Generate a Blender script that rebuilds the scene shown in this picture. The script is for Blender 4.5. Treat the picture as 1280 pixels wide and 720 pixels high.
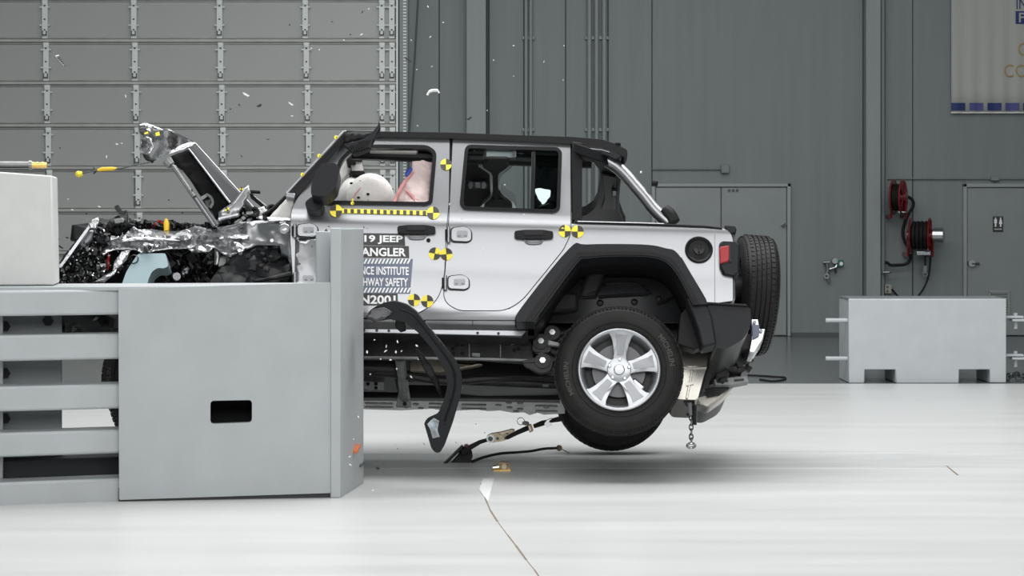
import bpy, bmesh, math, random
from mathutils import Vector, Matrix, noise
from mathutils.geometry import tessellate_polygon, delaunay_2d_cdt
from bisect import bisect_left
V = Vector
PI = math.pi
for _o in list(bpy.data.objects):
    bpy.data.objects.remove(_o, do_unlink=True)
SC = bpy.context.scene
COL = SC.collection
random.seed(7)

# ------------------------------------------------------------------ camera, world, lights, exposure
FPX, CAMH, HOR = 2600.0, 1.6, 279.0          # focal length in pixels, eye height, row of the horizon
cam_d = bpy.data.cameras.new('camera')
cam = bpy.data.objects.new('camera', cam_d); COL.objects.link(cam)
cam.location = (0, 0, CAMH); cam.rotation_euler = (PI / 2, 0, 0)
cam_d.sensor_width = 36; cam_d.lens = 36 * FPX / 1280
cam_d.shift_y = -(360 - HOR) / 1280
cam_d.clip_end = 200
SC.camera = cam
w = bpy.data.worlds.new('world'); SC.world = w; w.use_nodes = True
w.node_tree.nodes['Background'].inputs[0].default_value = (.6, .65, .7, 1)
w.node_tree.nodes['Background'].inputs[1].default_value = .3

def area(name, loc, rot, sx, sy, power, col=(1, 1, 1)):
    d = bpy.data.lights.new(name, 'AREA'); d.shape = 'RECTANGLE'; d.size = sx; d.size_y = sy
    d.energy = power; d.color = col
    o = bpy.data.objects.new(name, d); COL.objects.link(o); o.location = loc; o.rotation_euler = rot
    return o
area('ceiling_lamp_bank', (.3, 13.9, 7.8), (0, 0, 0), 11, 5.0, 1150, (1, 1, 1))
area('front_lamp_bank', (.5, 3.0, 7.4), (math.radians(14), 0, 0), 12, 6, 640, (1, 1, 1))
area('side_lamp_bank', (1.0, -2.5, 5.2), (math.radians(66), 0, 0), 12, 4, 720, (1, 1, 1))
area('far_ceiling_lamp', (0, 21, 9.3), (0, 0, 0), 22, 4, 640, (.97, 1, 1))
vs = SC.view_settings
vs.view_transform = 'Standard'; vs.look = 'None'; vs.gamma = 1; vs.exposure = 0.0
try: vs.use_curve_mapping = False
except Exception: pass
SC.cycles.use_denoising = True
SC.cycles.max_bounces = 8

# ------------------------------------------------------------------ pixel rays -> places
def W(px, py, Y): return V(((px - 640) * Y / FPX, Y, CAMH - (py - HOR) * Y / FPX))
def G(px, py, z=0.0):
    Y = (CAMH - z) * FPX / (py - HOR); return V(((px - 640) * Y / FPX, Y, z))
ROLL, PITCH = math.radians(21), math.radians(1.5)
CM = Matrix.Translation(W(560, 400, 12.95)) @ Matrix.Rotation(-ROLL, 4, 'X') @ Matrix.Rotation(PITCH, 4, 'Y')
CI = CM.inverted()
def ray(px, py):
    o = CI @ V((0, 0, CAMH)); d = CI.to_3x3() @ V(((px - 640) / FPX, 1, -(py - HOR) / FPX)); return o, d
def P(px, py, y=0.0):
    o, d = ray(px, py); return o + d * ((y - o.y) / d.y)
def Q(px, py, z):
    o, d = ray(px, py); return o + d * ((z - o.z) / d.z)

# ------------------------------------------------------------------ materials
MATS = {}
def mat(name, col, rough=.5, metal=0., coat=0., noise_amt=0., noise_scale=8., bump=0., bump_scale=40., stretch=None, emit=0., spec=None, rvar=0.):
    m = bpy.data.materials.new(name); m.use_nodes = True; nt = m.node_tree; N = nt.nodes; L = nt.links
    b = N['Principled BSDF']
    b.inputs['Base Color'].default_value = (*col, 1); b.inputs['Roughness'].default_value = rough
    b.inputs['Metallic'].default_value = metal; b.inputs['Coat Weight'].default_value = coat
    if spec is not None: b.inputs['Specular IOR Level'].default_value = spec
    tc = N.new('ShaderNodeTexCoord'); src = tc.outputs['Object']
    if stretch:
        mp = N.new('ShaderNodeMapping'); mp.inputs['Scale'].default_value = stretch
        L.new(src, mp.inputs[0]); src = mp.outputs[0]
    if noise_amt or rvar:
        n = N.new('ShaderNodeTexNoise'); n.inputs['Scale'].default_value = noise_scale; n.inputs['Detail'].default_value = 5
        L.new(src, n.inputs['Vector'])
        if noise_amt:
            r = N.new('ShaderNodeValToRGB')
            r.color_ramp.elements[0].position = .3; r.color_ramp.elements[1].position = .7
            r.color_ramp.elements[0].color = (*[max(0, c * (1 - noise_amt)) for c in col], 1)
            r.color_ramp.elements[1].color = (*[min(1, c * (1 + noise_amt)) for c in col], 1)
            L.new(n.outputs['Fac'], r.inputs[0]); L.new(r.outputs[0], b.inputs['Base Color'])
        if rvar:
            mr = N.new('ShaderNodeMapRange'); mr.inputs[3].default_value = max(0, rough - rvar); mr.inputs[4].default_value = rough + rvar
            L.new(n.outputs['Fac'], mr.inputs[0]); L.new(mr.outputs[0], b.inputs['Roughness'])
    if bump:
        n2 = N.new('ShaderNodeTexNoise'); n2.inputs['Scale'].default_value = bump_scale; n2.inputs['Detail'].default_value = 4
        L.new(src, n2.inputs['Vector'])
        bp = N.new('ShaderNodeBump'); bp.inputs['Strength'].default_value = bump; bp.inputs['Distance'].default_value = .02
        L.new(n2.outputs['Fac'], bp.inputs['Height']); L.new(bp.outputs[0], b.inputs['Normal'])
    if emit:
        b.inputs['Emission Color'].default_value = (*col, 1); b.inputs['Emission Strength'].default_value = emit
    MATS[name] = m; return m
def glass(name, tint, fac):
    m = bpy.data.materials.new(name); m.use_nodes = True; nt = m.node_tree; N = nt.nodes; L = nt.links
    N.remove(N['Principled BSDF']); out = N['Material Output']
    t = N.new('ShaderNodeBsdfTransparent'); t.inputs[0].default_value = (*tint, 1)
    g = N.new('ShaderNodeBsdfGlossy'); g.inputs['Roughness'].default_value = .02
    f = N.new('ShaderNodeFresnel'); f.inputs[0].default_value = 1.45
    mm = N.new('ShaderNodeMath'); mm.operation = 'MULTIPLY'; mm.inputs[1].default_value = fac
    mx = N.new('ShaderNodeMixShader'); L.new(f.outputs[0], mm.inputs[0]); L.new(mm.outputs[0], mx.inputs[0])
    L.new(t.outputs[0], mx.inputs[1]); L.new(g.outputs[0], mx.inputs[2]); L.new(mx.outputs[0], out.inputs[0])
    MATS[name] = m; return m
SILVER = mat('silver_paint', (.30, .305, .315), .32, .9, .3)
CRUMP = mat('bare_crumpled_metal', (.47, .47, .48), .26, .85, .3, .15, 14, .25, 30)
PLASTIC = mat('black_plastic', (.008, .008, .009), .45, spec=.18, bump=.08, bump_scale=300)
PLASTIC2 = mat('dark_grey_plastic', (.011, .0115, .013), .42, spec=.22, bump=.05, bump_scale=200)
GLOSSBLK = mat('gloss_black', (.008, .008, .009), .25, spec=.3)
LINER = mat('liner_plastic', (.018, .0185, .02), .36, spec=.3, noise_amt=.2, noise_scale=6)
RUBBER = mat('tire_rubber', (.0125, .012, .0115), .55, spec=.22, bump=.1, bump_scale=120, noise_amt=.25, noise_scale=9)
RUBBER_L = mat('tire_lettering', (.055, .053, .05), .6, spec=.3)
ALLOY = mat('alloy_silver', (.37, .38, .395), .3, .7, .3)
ALLOY_G = mat('alloy_grey', (.24, .245, .255), .38, .7)
CHASSIS = mat('chassis_black', (.017, .017, .017), .4, spec=.3, noise_amt=.4, noise_scale=10, bump=.1, bump_scale=60)
FARSILL = mat('far_sill_paint', (.80, .80, .79), .5, noise_amt=.12, noise_scale=12)
HOODSHADE = mat('hood_shaded_paint', (.09, .092, .097), .35, .4)  # body silver darkened, the hood flange's shading put into the colour
CHGREY = mat('undercoat_grey', (.23, .235, .235), .45, .3, noise_amt=.25, noise_scale=12)
TANPIPE = mat('heat_shield_tan', (.30, .27, .22), .45, .5, noise_amt=.25, noise_scale=9)
STEEL = mat('steel_exhaust', (.40, .385, .35), .24, .9, noise_amt=.12, noise_scale=6)
CHROME = mat('bright_steel', (.55, .56, .58), .2, 1.)
YEL = mat('marker_yellow', (.85, .70, .05), .5)
BLK = mat('marker_black', (.03, .026, .02), .55)
WHITE = mat('print_white', (.82, .82, .82), .5)
PRBLK = mat('print_black', (.035, .033, .032), .5)
PRBLUE = mat('print_slate', (.13, .15, .21), .5)
RED = mat('tail_red', (.30, .004, .008), .3, coat=.0)
TRIM = mat('interior_black', (.010, .010, .011), .55, spec=.2)
HEADL = mat('headliner', (.03, .028, .026), .8, spec=.2)
AIRB = mat('airbag_cloth', (.84, .81, .78), .85, bump=.3, bump_scale=25, noise_amt=.04, noise_scale=14)
PINK = mat('airbag_pink', (.86, .70, .68), .85, bump=.3, bump_scale=18, noise_amt=.07, noise_scale=7)
PINKS = mat('paint_smear_pink', (.72, .33, .32), .8)
BLUE = mat('paint_blue', (.03, .08, .42), .6)
INWHITE = mat('interior_pale', (.52, .51, .49), .6)
BOTTLE = mat('pale_blue_plastic', (.36, .48, .51), .4)
ENGINE = mat('engine_black', (.010, .010, .011), .38, spec=.3, noise_amt=.5, noise_scale=25)
GLITTER = mat('engine_shards', (.05, .05, .055), .3, .3)
REDW = mat('wire_red', (.4, .03, .03), .5)
YELP = mat('yellow_plastic', (.8, .52, .03), .45)
TAN = mat('ratchet_tan', (.52, .44, .32), .42, .35, noise_amt=.25, noise_scale=40)
WEB = mat('strap_webbing', (.02, .018, .018), .75, bump=.2, bump_scale=200)
BRASS = mat('dull_brass', (.25, .18, .10), .4, .6, noise_amt=.4, noise_scale=40)
GOLD = mat('gold_fitting', (.75, .50, .15), .3, .8)
BARRIER = mat('barrier_grey', (.40, .42, .43), .5, noise_amt=.05, noise_scale=3.5, bump=.06, bump_scale=9, rvar=.12)
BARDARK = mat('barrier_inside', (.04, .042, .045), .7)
BLOCKW = mat('block_white', (.60, .605, .59), .6, noise_amt=.04, noise_scale=6, bump=.05, bump_scale=20)
BLOCKG = mat('block_pale_grey', (.44, .463, .477), .55, noise_amt=.04, noise_scale=5)
FLOORW = mat('floor_paint_pale', (.55, .555, .55), .34, noise_amt=.05, noise_scale=2.2, stretch=(.18, 1.6, 1), bump=.05, bump_scale=5, rvar=.08)
FLOORT = mat('floor_strip_grey', (.49, .495, .495), .4, noise_amt=.10, noise_scale=3, stretch=(.4, 2, 1), bump=.06, bump_scale=6)  # slightly greyer tone for the floor strip behind the joint
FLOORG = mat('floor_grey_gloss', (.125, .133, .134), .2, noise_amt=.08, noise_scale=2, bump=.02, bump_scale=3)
WALLM = mat('wall_grey_steel', (.187, .21, .213), .5, noise_amt=.05, noise_scale=2.2, stretch=(4, 4, .25), bump=.05, bump_scale=3)
WALLD = mat('wall_dark_joint', (.085, .095, .095), .7)
TRIMG = mat('column_grey', (.25, .275, .28), .45, noise_amt=.04, noise_scale=3, stretch=(4, 4, .3))
DOORG = mat('door_grey', (.235, .255, .255), .35, noise_amt=.05, noise_scale=2)
FRAMEG = mat('door_frame_grey', (.30, .325, .32), .4)
ROLLER = mat('roller_panel', (.43, .44, .43), .36, noise_amt=.04, noise_scale=.8, stretch=(1, 1, .6))
ROLLRIB = mat('roller_rib', (.50, .50, .48), .45, .0, noise_amt=.1, noise_scale=4)
HINGE = mat('roller_hinge', (.82, .85, .84), .45, .0)
CEIL = mat('ceiling_paint', (.35, .36, .36), .8)
REELRED = mat('reel_red', (.17, .012, .014), .3, coat=.3)
CREAM = mat('banner_cloth', (.42, .42, .40), .8, bump=.1, bump_scale=3)
NAVY = mat('banner_navy', (.02, .035, .15), .7)
NAVY2 = mat('banner_violet', (.07, .075, .24), .7)
GOLDP = mat('banner_gold', (.38, .27, .12), .7)
GREENP = mat('valve_green', (.03, .16, .11), .5)
DEBW = mat('debris_white', (.85, .85, .83), .5)
DEBB = mat('debris_black', (.02, .02, .02), .5)
PANE = glass('clear_glass', (.92, .95, .94), .10)
TINT = glass('tinted_glass', (.36, .41, .40), .15)
LAMPM = mat('lamp_lit', (1, 1, .98), .4, emit=1.6)
ORANGE = mat('debris_orange', (.6, .16, .06), .5)

# ------------------------------------------------------------------ mesh builder
class MB:
    def __init__(s): s.v = []; s.f = []
    def add(s, vs_, fs):
        n = len(s.v); s.v += [V(p) for p in vs_]; s.f += [tuple(i + n for i in f) for f in fs]; return s
    def box(s, c, size, R=None):
        c = V(c); hx, hy, hz = [a / 2 for a in size]
        pts = [V((x, y, z)) for x in (-hx, hx) for y in (-hy, hy) for z in (-hz, hz)]
        if R is not None: pts = [R @ p for p in pts]
        return s.add([c + p for p in pts], [(0, 1, 3, 2), (4, 6, 7, 5), (0, 4, 5, 1), (2, 3, 7, 6), (0, 2, 6, 4), (1, 5, 7, 3)])
    def box2(s, a, b):
        a = V(a); b = V(b); return s.box((a + b) / 2, [abs(q) for q in (b - a)])
    def hexa(s, near, far):            # two quads of 4 points in the same order
        n = len(near); fs = [tuple(range(n))[::-1], tuple(range(n, 2 * n))]
        for i in range(n):
            j = (i + 1) % n; fs.append((i, j, j + n, i + n))
        return s.add(list(near) + list(far), fs)
    def cyl(s, p0, p1, r0, r1=None, n=16):
        return s.tube([p0, p1], [r0, r0 if r1 is None else r1], n)
    def tube(s, pts, r, n=8, flat=None):
        pts = [V(p) for p in pts]; k = len(pts)
        rs = r if isinstance(r, (list, tuple)) else [r] * k
        vs_ = []; up = None
        for i, p in enumerate(pts):
            t = (pts[min(i + 1, k - 1)] - pts[max(i - 1, 0)]).normalized()
            if up is None:
                up = V((0, 0, 1)) if abs(t.z) < .9 else V((1, 0, 0))
            a = t.cross(up)
            if a.length < 1e-5: a = t.orthogonal()
            a.normalize(); b = a.cross(t).normalized(); up = b
            fa, fb = flat if flat else (1, 1)
            for q in range(n):
                th = 2 * PI * q / n; vs_.append(p + a * math.cos(th) * rs[i] * fa + b * math.sin(th) * rs[i] * fb)
        fs = []
        for i in range(k - 1):
            for q in range(n):
                q2 = (q + 1) % n; fs.append((i * n + q, i * n + q2, (i + 1) * n + q2, (i + 1) * n + q))
        fs.append(tuple(range(n))[::-1]); fs.append(tuple((k - 1) * n + q for q in range(n)))
        return s.add(vs_, fs)
    def lathe(s, prof, M=None, n=48, close=False):      # prof: (radius, height along local y)
        M = M or Matrix(); k = len(prof); vs_ = []
        for r, h in prof:
            for q in range(n):
                th = 2 * PI * q / n; vs_.append(M @ V((r * math.cos(th), h, r * math.sin(th))))
        fs = []
        for i in range(k - 1 + (1 if close else 0)):
            i2 = (i + 1) % k
            for q in range(n):
                q2 = (q + 1) % n; fs.append((i * n + q, i * n + q2, i2 * n + q2, i2 * n + q))
        return s.add(vs_, fs)
    def plate(s, loops, w0, w1, fn):    # loops of 2-D points, filled and given thickness; fn(u, v, w) -> point
        pts = [V((p[0], p[1], 0)) for l in loops for p in l]; n = len(pts)
        tri = tessellate_polygon([[V((p[0], p[1], 0)) for p in l] for l in loops])
        vs_ = [fn(p.x, p.y, w0) for p in pts] + [fn(p.x, p.y, w1) for p in pts]
        fs = []
        for t in tri:
            a, b, c = t
            ar = (pts[b].x - pts[a].x) * (pts[c].y - pts[a].y) - (pts[c].x - pts[a].x) * (pts[b].y - pts[a].y)
            if ar > 0: a, b, c = a, c, b
            fs.append((a, c, b)); fs.append((a + n, b + n, c + n))
        o = 0
        for l in loops:
            k = len(l)
            for i in range(k):
                j = (i + 1) % k; fs.append((o + i, o + j, o + j + n, o + i + n))
            o += k
        return s.add(vs_, fs)
    def grid(s, fn, nu, nv, wrap=False):
        vs_ = [fn(i / (nu - (0 if wrap else 1)), j / (nv - 1)) for i in range(nu) for j in range(nv)]
        fs = []
        for i in range(nu if wrap else nu - 1):
            i2 = (i + 1) % nu
            for j in range(nv - 1): fs.append((i * nv + j, i2 * nv + j, i2 * nv + j + 1, i * nv + j + 1))
        return s.add(vs_, fs)
    def ball(s, c, r, M=None, nu=16, nv=10):
        c = V(c); r = V(r) if not isinstance(r, (int, float)) else V((r, r, r)); M = M or Matrix.Identity(3)
        def fn(u, v):
            a = 2 * PI * u; b = PI * (v - .5) * .998
            return c + M @ V((r.x * math.cos(a) * math.cos(b), r.y * math.sin(a) * math.cos(b), r.z * math.sin(b)))
        return s.grid(fn, nu, nv, True)
    def build(s, name, m, parent=None, bevel=0., angle=35, xf=None, smooth=True, seg=2):
        me = bpy.data.meshes.new(name); me.from_pydata([tuple(p) for p in s.v], [], s.f)
        bm = bmesh.new(); bm.from_mesh(me)
        if len(s.v) < 20000: bmesh.ops.recalc_face_normals(bm, faces=bm.faces)
        bm.to_mesh(me); bm.free()
        return finish(name, me, m, parent, bevel, angle, smooth, seg)
def finish(name, me, m, parent=None, bevel=0., angle=35, smooth=True, seg=2):
    me.materials.append(m)
    if smooth:
        me.polygons.foreach_set('use_smooth', [True] * len(me.polygons))
        me.set_sharp_from_angle(angle=math.radians(angle))
    o = bpy.data.objects.new(name, me); COL.objects.link(o)
    if parent: o.parent = parent
    if bevel:
        b = o.modifiers.new('bevel', 'BEVEL'); b.width = bevel; b.segments = seg; b.limit_method = 'ANGLE'; b.angle_limit = math.radians(40)
        b.harden_normals = False
    return o
def tag(o, label, cat, group=None, kind=None):
    if label: o['label'] = label
    if cat: o['category'] = cat
    if group: o['group'] = group
    if kind: o['kind'] = kind
    return o
def thing(name, label, cat, loc=(0, 0, 0), group=None, mtx=None):
    o = bpy.data.objects.new(name, None); COL.objects.link(o); o.empty_display_size = .1
    if mtx is not None: o.matrix_world = mtx
    else: o.location = loc
    return tag(o, label, cat, group)
def struct(name, mb, m, parent=None, **k):
    o = mb.build(name, m, parent, **k)
    if not parent: o['kind'] = 'structure'
    return o
def sempty(name, loc=(0, 0, 0)):
    o = bpy.data.objects.new(name, None); COL.objects.link(o); o.location = loc; o['kind'] = 'structure'; return o
def link_copy(src, loc, parent=None):
    c = src.copy(); COL.objects.link(c); c.location = loc
    if parent: c.parent = parent
    return c
def rnd(poly, r, n=4):                  # round the corners of a 2-D polygon
    out = []; k = len(poly)
    for i in range(k):
        p = V(poly[i][:2]); a = V(poly[i - 1][:2]); b = V(poly[(i + 1) % k][:2])
        ri = poly[i][2] if len(poly[i]) > 2 else r
        da = (a - p); db = (b - p)
        if ri <= 0 or da.length < 1e-9 or db.length < 1e-9: out.append(p); continue
        d = min(ri, da.length * .48, db.length * .48)
        s = p + da.normalized() * d; e = p + db.normalized() * d
        for q in range(n + 1):
            t = q / n; out.append(s * (1 - t) ** 2 + p * 2 * t * (1 - t) + e * t * t)
    return [(q.x, q.y) for q in out]
def spl(pts, n=6, closed=False):        # Catmull-Rom
    pts = [V(p) for p in pts]; k = len(pts); out = []
    for i in range(k if closed else k - 1):
        p1 = pts[i]; p2 = pts[(i + 1) % k]
        p0 = pts[i - 1] if (closed or i > 0) else p1 * 2 - p2
        p3 = pts[(i + 2) % k] if (closed or i + 2 < k) else p2 * 2 - p1
        for q in range(n):
            t = q / n
            out.append(.5 * ((2 * p1) + (p2 - p0) * t + (2 * p0 - 5 * p1 + 4 * p2 - p3) * t * t + (3 * p1 - p0 - 3 * p2 + p3) * t ** 3))
    if not closed: out.append(pts[-1])
    return out
def circ(cx, cy, r, n=24, a0=0., a1=2 * PI, end=False):
    m_ = n if not end else n - 1
    return [(cx + r * math.cos(a0 + (a1 - a0) * i / m_), cy + r * math.sin(a0 + (a1 - a0) * i / m_)) for i in range(n)]
def wfn(Y, yaw=0.):                     # pixel outline at depth Y, thickness going away
    return lambda u, v, t: W(u, v, Y) + V((0, t, 0))
def cfn(y):                             # pixel outline on the car plane y, thickness along the car's width
    def f(u, v, t):
        p = P(u, v, y); return V((p.x, y + t, p.z))
    return f
_tm = {}
def text_geo(txt, bold=.0):
    key = (txt, bold)
    if key in _tm: return _tm[key]
    cu = bpy.data.curves.new('text', 'FONT'); cu.body = txt; cu.size = 1; cu.offset = bold; cu.resolution_u = 3
    o = bpy.data.objects.new('text', cu); COL.objects.link(o)
    me = bpy.data.meshes.new_from_object(o.evaluated_get(bpy.context.evaluated_depsgraph_get()))
    vs_ = [v.co.copy() for v in me.vertices]; fs = [tuple(p.vertices) for p in me.polygons]
    bpy.data.objects.remove(o); bpy.data.meshes.remove(me)
    x0 = min(v.x for v in vs_); x1 = max(v.x for v in vs_); y0 = min(v.y for v in vs_); y1 = max(v.y for v in vs_)
    vs_ = [((v.x - x0) / (x1 - x0), (v.y - y0) / (y1 - y0)) for v in vs_]
    _tm[key] = (vs_, fs); return _tm[key]
def text_mb(mb, txt, fn, bold=.02):     # fn(u, v) with u, v in 0..1 over the text's box
    vs_, fs = text_geo(txt, bold)
    return mb.add([fn(u, v) for u, v in vs_], fs)
def inside(p, poly):
    x, y = p; c = False; k = len(poly)
    for i in range(k):
        x1, y1 = poly[i][:2]; x2, y2 = poly[i - 1][:2]
        if (y1 > y) != (y2 > y) and x < (x2 - x1) * (y - y1) / (y2 - y1) + x1: c = not c
    return c
def crumple(name, outline, yf, amp, seed, m, parent, step=5., thick=.006, freq=6., fn=None, angle=25, jag=1., st=(1, 1)):
    """a torn, creased sheet: pixel outline, interior points, folds in depth"""
    R = random.Random(seed); outline = [tuple(p[:2]) for p in outline]
    edge = []
    for i in range(len(outline)):
        a = V(outline[i]); b = V(outline[(i + 1) % len(outline)]); k = max(1, int((b - a).length / step))
        for q in range(k):
            p = a.lerp(b, q / k); edge.append(V((p.x + R.uniform(-.3, .3) * jag, p.y + R.uniform(-.3, .3) * jag)))
    xs = [p.x for p in edge]; ys = [p.y for p in edge]; pts = list(edge)
    y = min(ys)
    while y < max(ys):
        x = min(xs)
        while x < max(xs):
            q = V((x + R.uniform(-.4, .4) * step, y + R.uniform(-.4, .4) * step))
            if inside(q, edge) and min((q - e).length for e in edge) > step * .5: pts.append(q)
            x += step
        y += step
    n = len(edge)
    vs2, _, fs, *_r = delaunay_2d_cdt(pts, [(i, (i + 1) % n) for i in range(n)], [list(range(n))], 1, 1e-4)
    mb = MB(); vv = []
    for p in vs2:
        q = V((p.x / 60 * freq / 6 * st[0], p.y / 40 * freq / 6 * st[1], seed * 3.1))
        d = noise.noise(q) * .6 + (abs(noise.noise(q * 2.3)) - .25) * .8 + noise.noise(q * 5) * .16
        y0 = yf(p.x, p.y) if callable(yf) else yf
        if fn: vv.append(fn(p.x, p.y, y0 + d * amp))
        else: vv.append(P(p.x, p.y, y0 + d * amp))
    mb.add(vv, [tuple(f) for f in fs])
    o = mb.build(name, m, parent, angle=angle)
    sm = o.modifiers.new('solid', 'SOLIDIFY'); sm.thickness = thick; sm.offset = 0
    return o

# ------------------------------------------------------------------ the hall
YW = CAMH * FPX / (420 - HOR); PPM = FPX / YW
YB = G(0, 479.5).y
ZC = 10.2
XL, XR, YF = -8.6, 9.4, -7.0
def wx(px): return (px - 640) / PPM
def wz(py): return CAMH - (py - HOR) / PPM
fl = sempty('floor')
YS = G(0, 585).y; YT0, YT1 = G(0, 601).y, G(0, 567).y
gp = .004
def slab(y0, y1, x0, x1, m):
    MB().box2((x0, y0, -.12), (x1, y1, 0)).build('floor_slab', m, fl, bevel=.003, seg=1)
for x0, x1 in ((XL, XR),):
    slab(YF, YS - gp, x0 + gp / 2, x1 - gp / 2, FLOORW)
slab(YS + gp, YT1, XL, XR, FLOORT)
for x0, x1 in ((XL, XR),):
    slab(YT1 + gp, YB - gp, x0 + gp / 2, x1 - gp / 2, FLOORW)
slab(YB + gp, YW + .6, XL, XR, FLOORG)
MB().box2((XL, YF, -.2), (XR, YW + .6, -.1)).build('floor_base', WALLD, fl)
pts = [G(x, y, .001) for x, y in ((601, 604), (606, 622), (613, 638), (622, 652), (634, 668), (645, 682), (658, 700), (668, 712), (676, 724), (690, 745))]
mb = MB()
for i in range(len(pts) - 1):
    a, b = pts[i], pts[i + 1]; wv = V((.0025 + .0015 * (i % 3), 0, 0))
    mb.add([a - wv, a + wv, b + wv, b - wv], [(0, 1, 2, 3)])
mb.add([G(1182, 582, .001), G(1184, 582, .001), G(1199, 594, .001), G(1196, 594, .001)], [(0, 1, 2, 3)])
crk = mb.build('floor_crack', mat('crack_brown', (.20, .15, .11), .8), fl)
mb = MB(); mb.hexa([G(604, 598, .001), G(618, 598, .001), G(610, 627, .001), G(599, 612, .001)], [G(604, 598, .004), G(618, 598, .004), G(610, 627, .004), G(599, 612, .004)])
tag(mb.build('tape_patch', mat('tape_white', (.74, .75, .74), .5)), 'pale tape patch stuck to floor at the top of the crack', 'tape')

struct('ceiling', MB().box2((XL - .2, YF - .2, ZC), (XR + .2, YW + .8, ZC + .2)), CEIL)
struct('wall_left', MB().box2((XL - .2, YF, 0), (XL, YW + .6, ZC)), WALLM)
struct('wall_right', MB().box2((XR, YF, 0), (XR + .2, YW + .6, ZC)), WALLM)
struct('wall_front', MB().box2((XL, YF - .2, 0), (XR, YF, ZC)), WALLM)
wb = sempty('wall_back', (0, YW, 0)); wb.location = (0, 0, 0)
MB().box2((XL, YW + .10, 0), (XR, YW + .25, ZC)).build('wall_core', WALLD, wb)
edges = [498, 549, 611, 655, 707, 760, 815, 1079, 1141, 1290, 640 + XR * PPM]
for a, b in zip(edges[:-1], edges[1:]):
    MB().box2((wx(a) + .004, YW, 0), (wx(b) - .004, YW + .1, ZC - .01)).build('wall_panel', WALLM, wb, bevel=.006, seg=1)
MB().box2((XL, YW, 0), (wx(-52), YW + .1, ZC - .01)).build('wall_panel', WALLM, wb, bevel=.012, seg=1)
MB().box2((wx(-52), YW, 6.6), (wx(498) - .008, YW + .1, ZC - .01)).build('wall_panel', WALLM, wb, bevel=.012, seg=1)
for a, b in ((500, 814), (989, 1060)):
    MB().box2((wx(a), YW - .012, 0), (wx(b), YW, .05)).build('baseboard_back', WALLD)['kind'] = 'structure'
def column(n, a, b, dep):
    o = sempty(n); 
    MB().box2((wx(a), YW - dep, 0), (wx(b), YW, ZC - .01)).build('column_face', TRIMG, o, bevel=.012, seg=1)
    MB().box2((wx(b) + .01, YW - dep * .5, 0), (wx(b) + .03, YW, ZC - .01)).build('column_edge', WALLD, o)
    return o
column('trim_1', 583, 608, .22); column('trim_2', 1079, 1098, .22)
o = sempty('trim_3')
MB().box2((wx(1101), YW - .06, 0), (wx(1104), YW, ZC - .01)).build('channel', TRIMG, o)
MB().box2((wx(1106.5), YW - .05, 0), (wx(1108), YW, ZC - .01)).build('channel', WALLM, o)
# pipes and conduits on the wall
def vpipe(name, label, xs, r, cat='pipe'):
    t = thing(name, label, cat, (wx(xs[0]), YW, 0))
    for x in xs:
        MB().cyl(V((wx(x) - t.location.x, -r - .03, 0)), V((wx(x) - t.location.x, -r - .03, ZC - .1)), r, n=12).build('pipe', TRIMG, t)
    for z in (2.9, 4.2, 5.6):
        MB().box2((wx(xs[0]) - t.location.x - r - .03, -r - .02, z), (wx(xs[-1]) - t.location.x + r + .03, 0, z + .05)).build('bracket', TRIMG, t, bevel=.006, seg=1)
vpipe('wall_conduit', 'pair of thin grey conduits running up the wall right of the left column', (657.5, 663.5), .026)
vpipe('downpipe', 'three grey pipes running up the wall above the car roof', (736.5, 745.5, 755), .034)
t = thing('junction_box', 'small square junction box on the wall above the double door', 'electrical box', (wx(906), YW, wz(211.5)))
MB().box((0, -.04, 0), (.12, .08, .12)).build('box', WALLM, t, bevel=.012)
MB().cyl((-.06, -.03, 0), (wx(815) - wx(906), -.03, 0), .012, n=10).build('conduit', WALLM, t)
t = thing('wall_conduit', 'thin horizontal grey conduit high above the red hose reels', 'conduit', (wx(1141), YW, wz(223.5)))
MB().cyl((wx(1108) - wx(1141), -.03, 0), (wx(1300) - wx(1141), -.03, 0), .012, n=10).build('conduit', WALLM, t)
# double door
def door(n, xs, ytop, frame=.055):
    o = sempty(n); x0, x1 = wx(xs[0]), wx(xs[-1]); zt = wz(ytop); d = .07
    for a, b in ((x0, x0 + frame), (x1 - frame, x1)):
        MB().box2((a, YW - d, 0), (b, YW, zt)).build('door_frame', FRAMEG, o, bevel=.01, seg=1)
    MB().box2((x0, YW - d, zt - frame), (x1, YW, zt)).build('door_frame', FRAMEG, o, bevel=.01, seg=1)
    ls = []
    inner = [x0 + frame] + [wx(x) for x in xs[1:-1]] + [x1 - frame]
    for a, b in zip(inner[:-1], inner[1:]):
        l = MB().box2((a + .006, YW - .045, .012), (b - .006, YW - .003, zt - frame - .006)).build('door_leaf', DOORG, o, bevel=.006, seg=1); ls.append(l)
    return o, ls
d1, ls = door('door_1', (814, 901, 988), 229)
MB().cyl((wx(978), YW - .06, wz(280)), (wx(980), YW - .06, wz(283)), .04, .03, n=10).build('handle', CHROME, ls[1])
mb = MB()
for x in (911, 916, 921): mb.box((wx(x), YW - .055, wz(238)), (.03, .03, .03))
mb.build('closer', WALLD, ls[1])
d2, ls = door('door_2', (1203, 1302), 229.5)
lf = ls[0]
MB().cyl((wx(1213), YW - .1, wz(329)), (wx(1213), YW - .04, wz(329)), .05, .055, n=14).build('handle', CHROME, lf)
MB().cyl((wx(1213), YW - .09, wz(329.5)), (wx(1222.5), YW - .1, wz(329.5)), .014, n=8).build('lever', PRBLK, lf)
sg = MB().box2((wx(1240), YW - .055, wz(290)), (wx(1253), YW - .044, wz(270.5))).build('door_sign', PRBLK, d2, bevel=.004, seg=1)
mb = MB()
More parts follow.
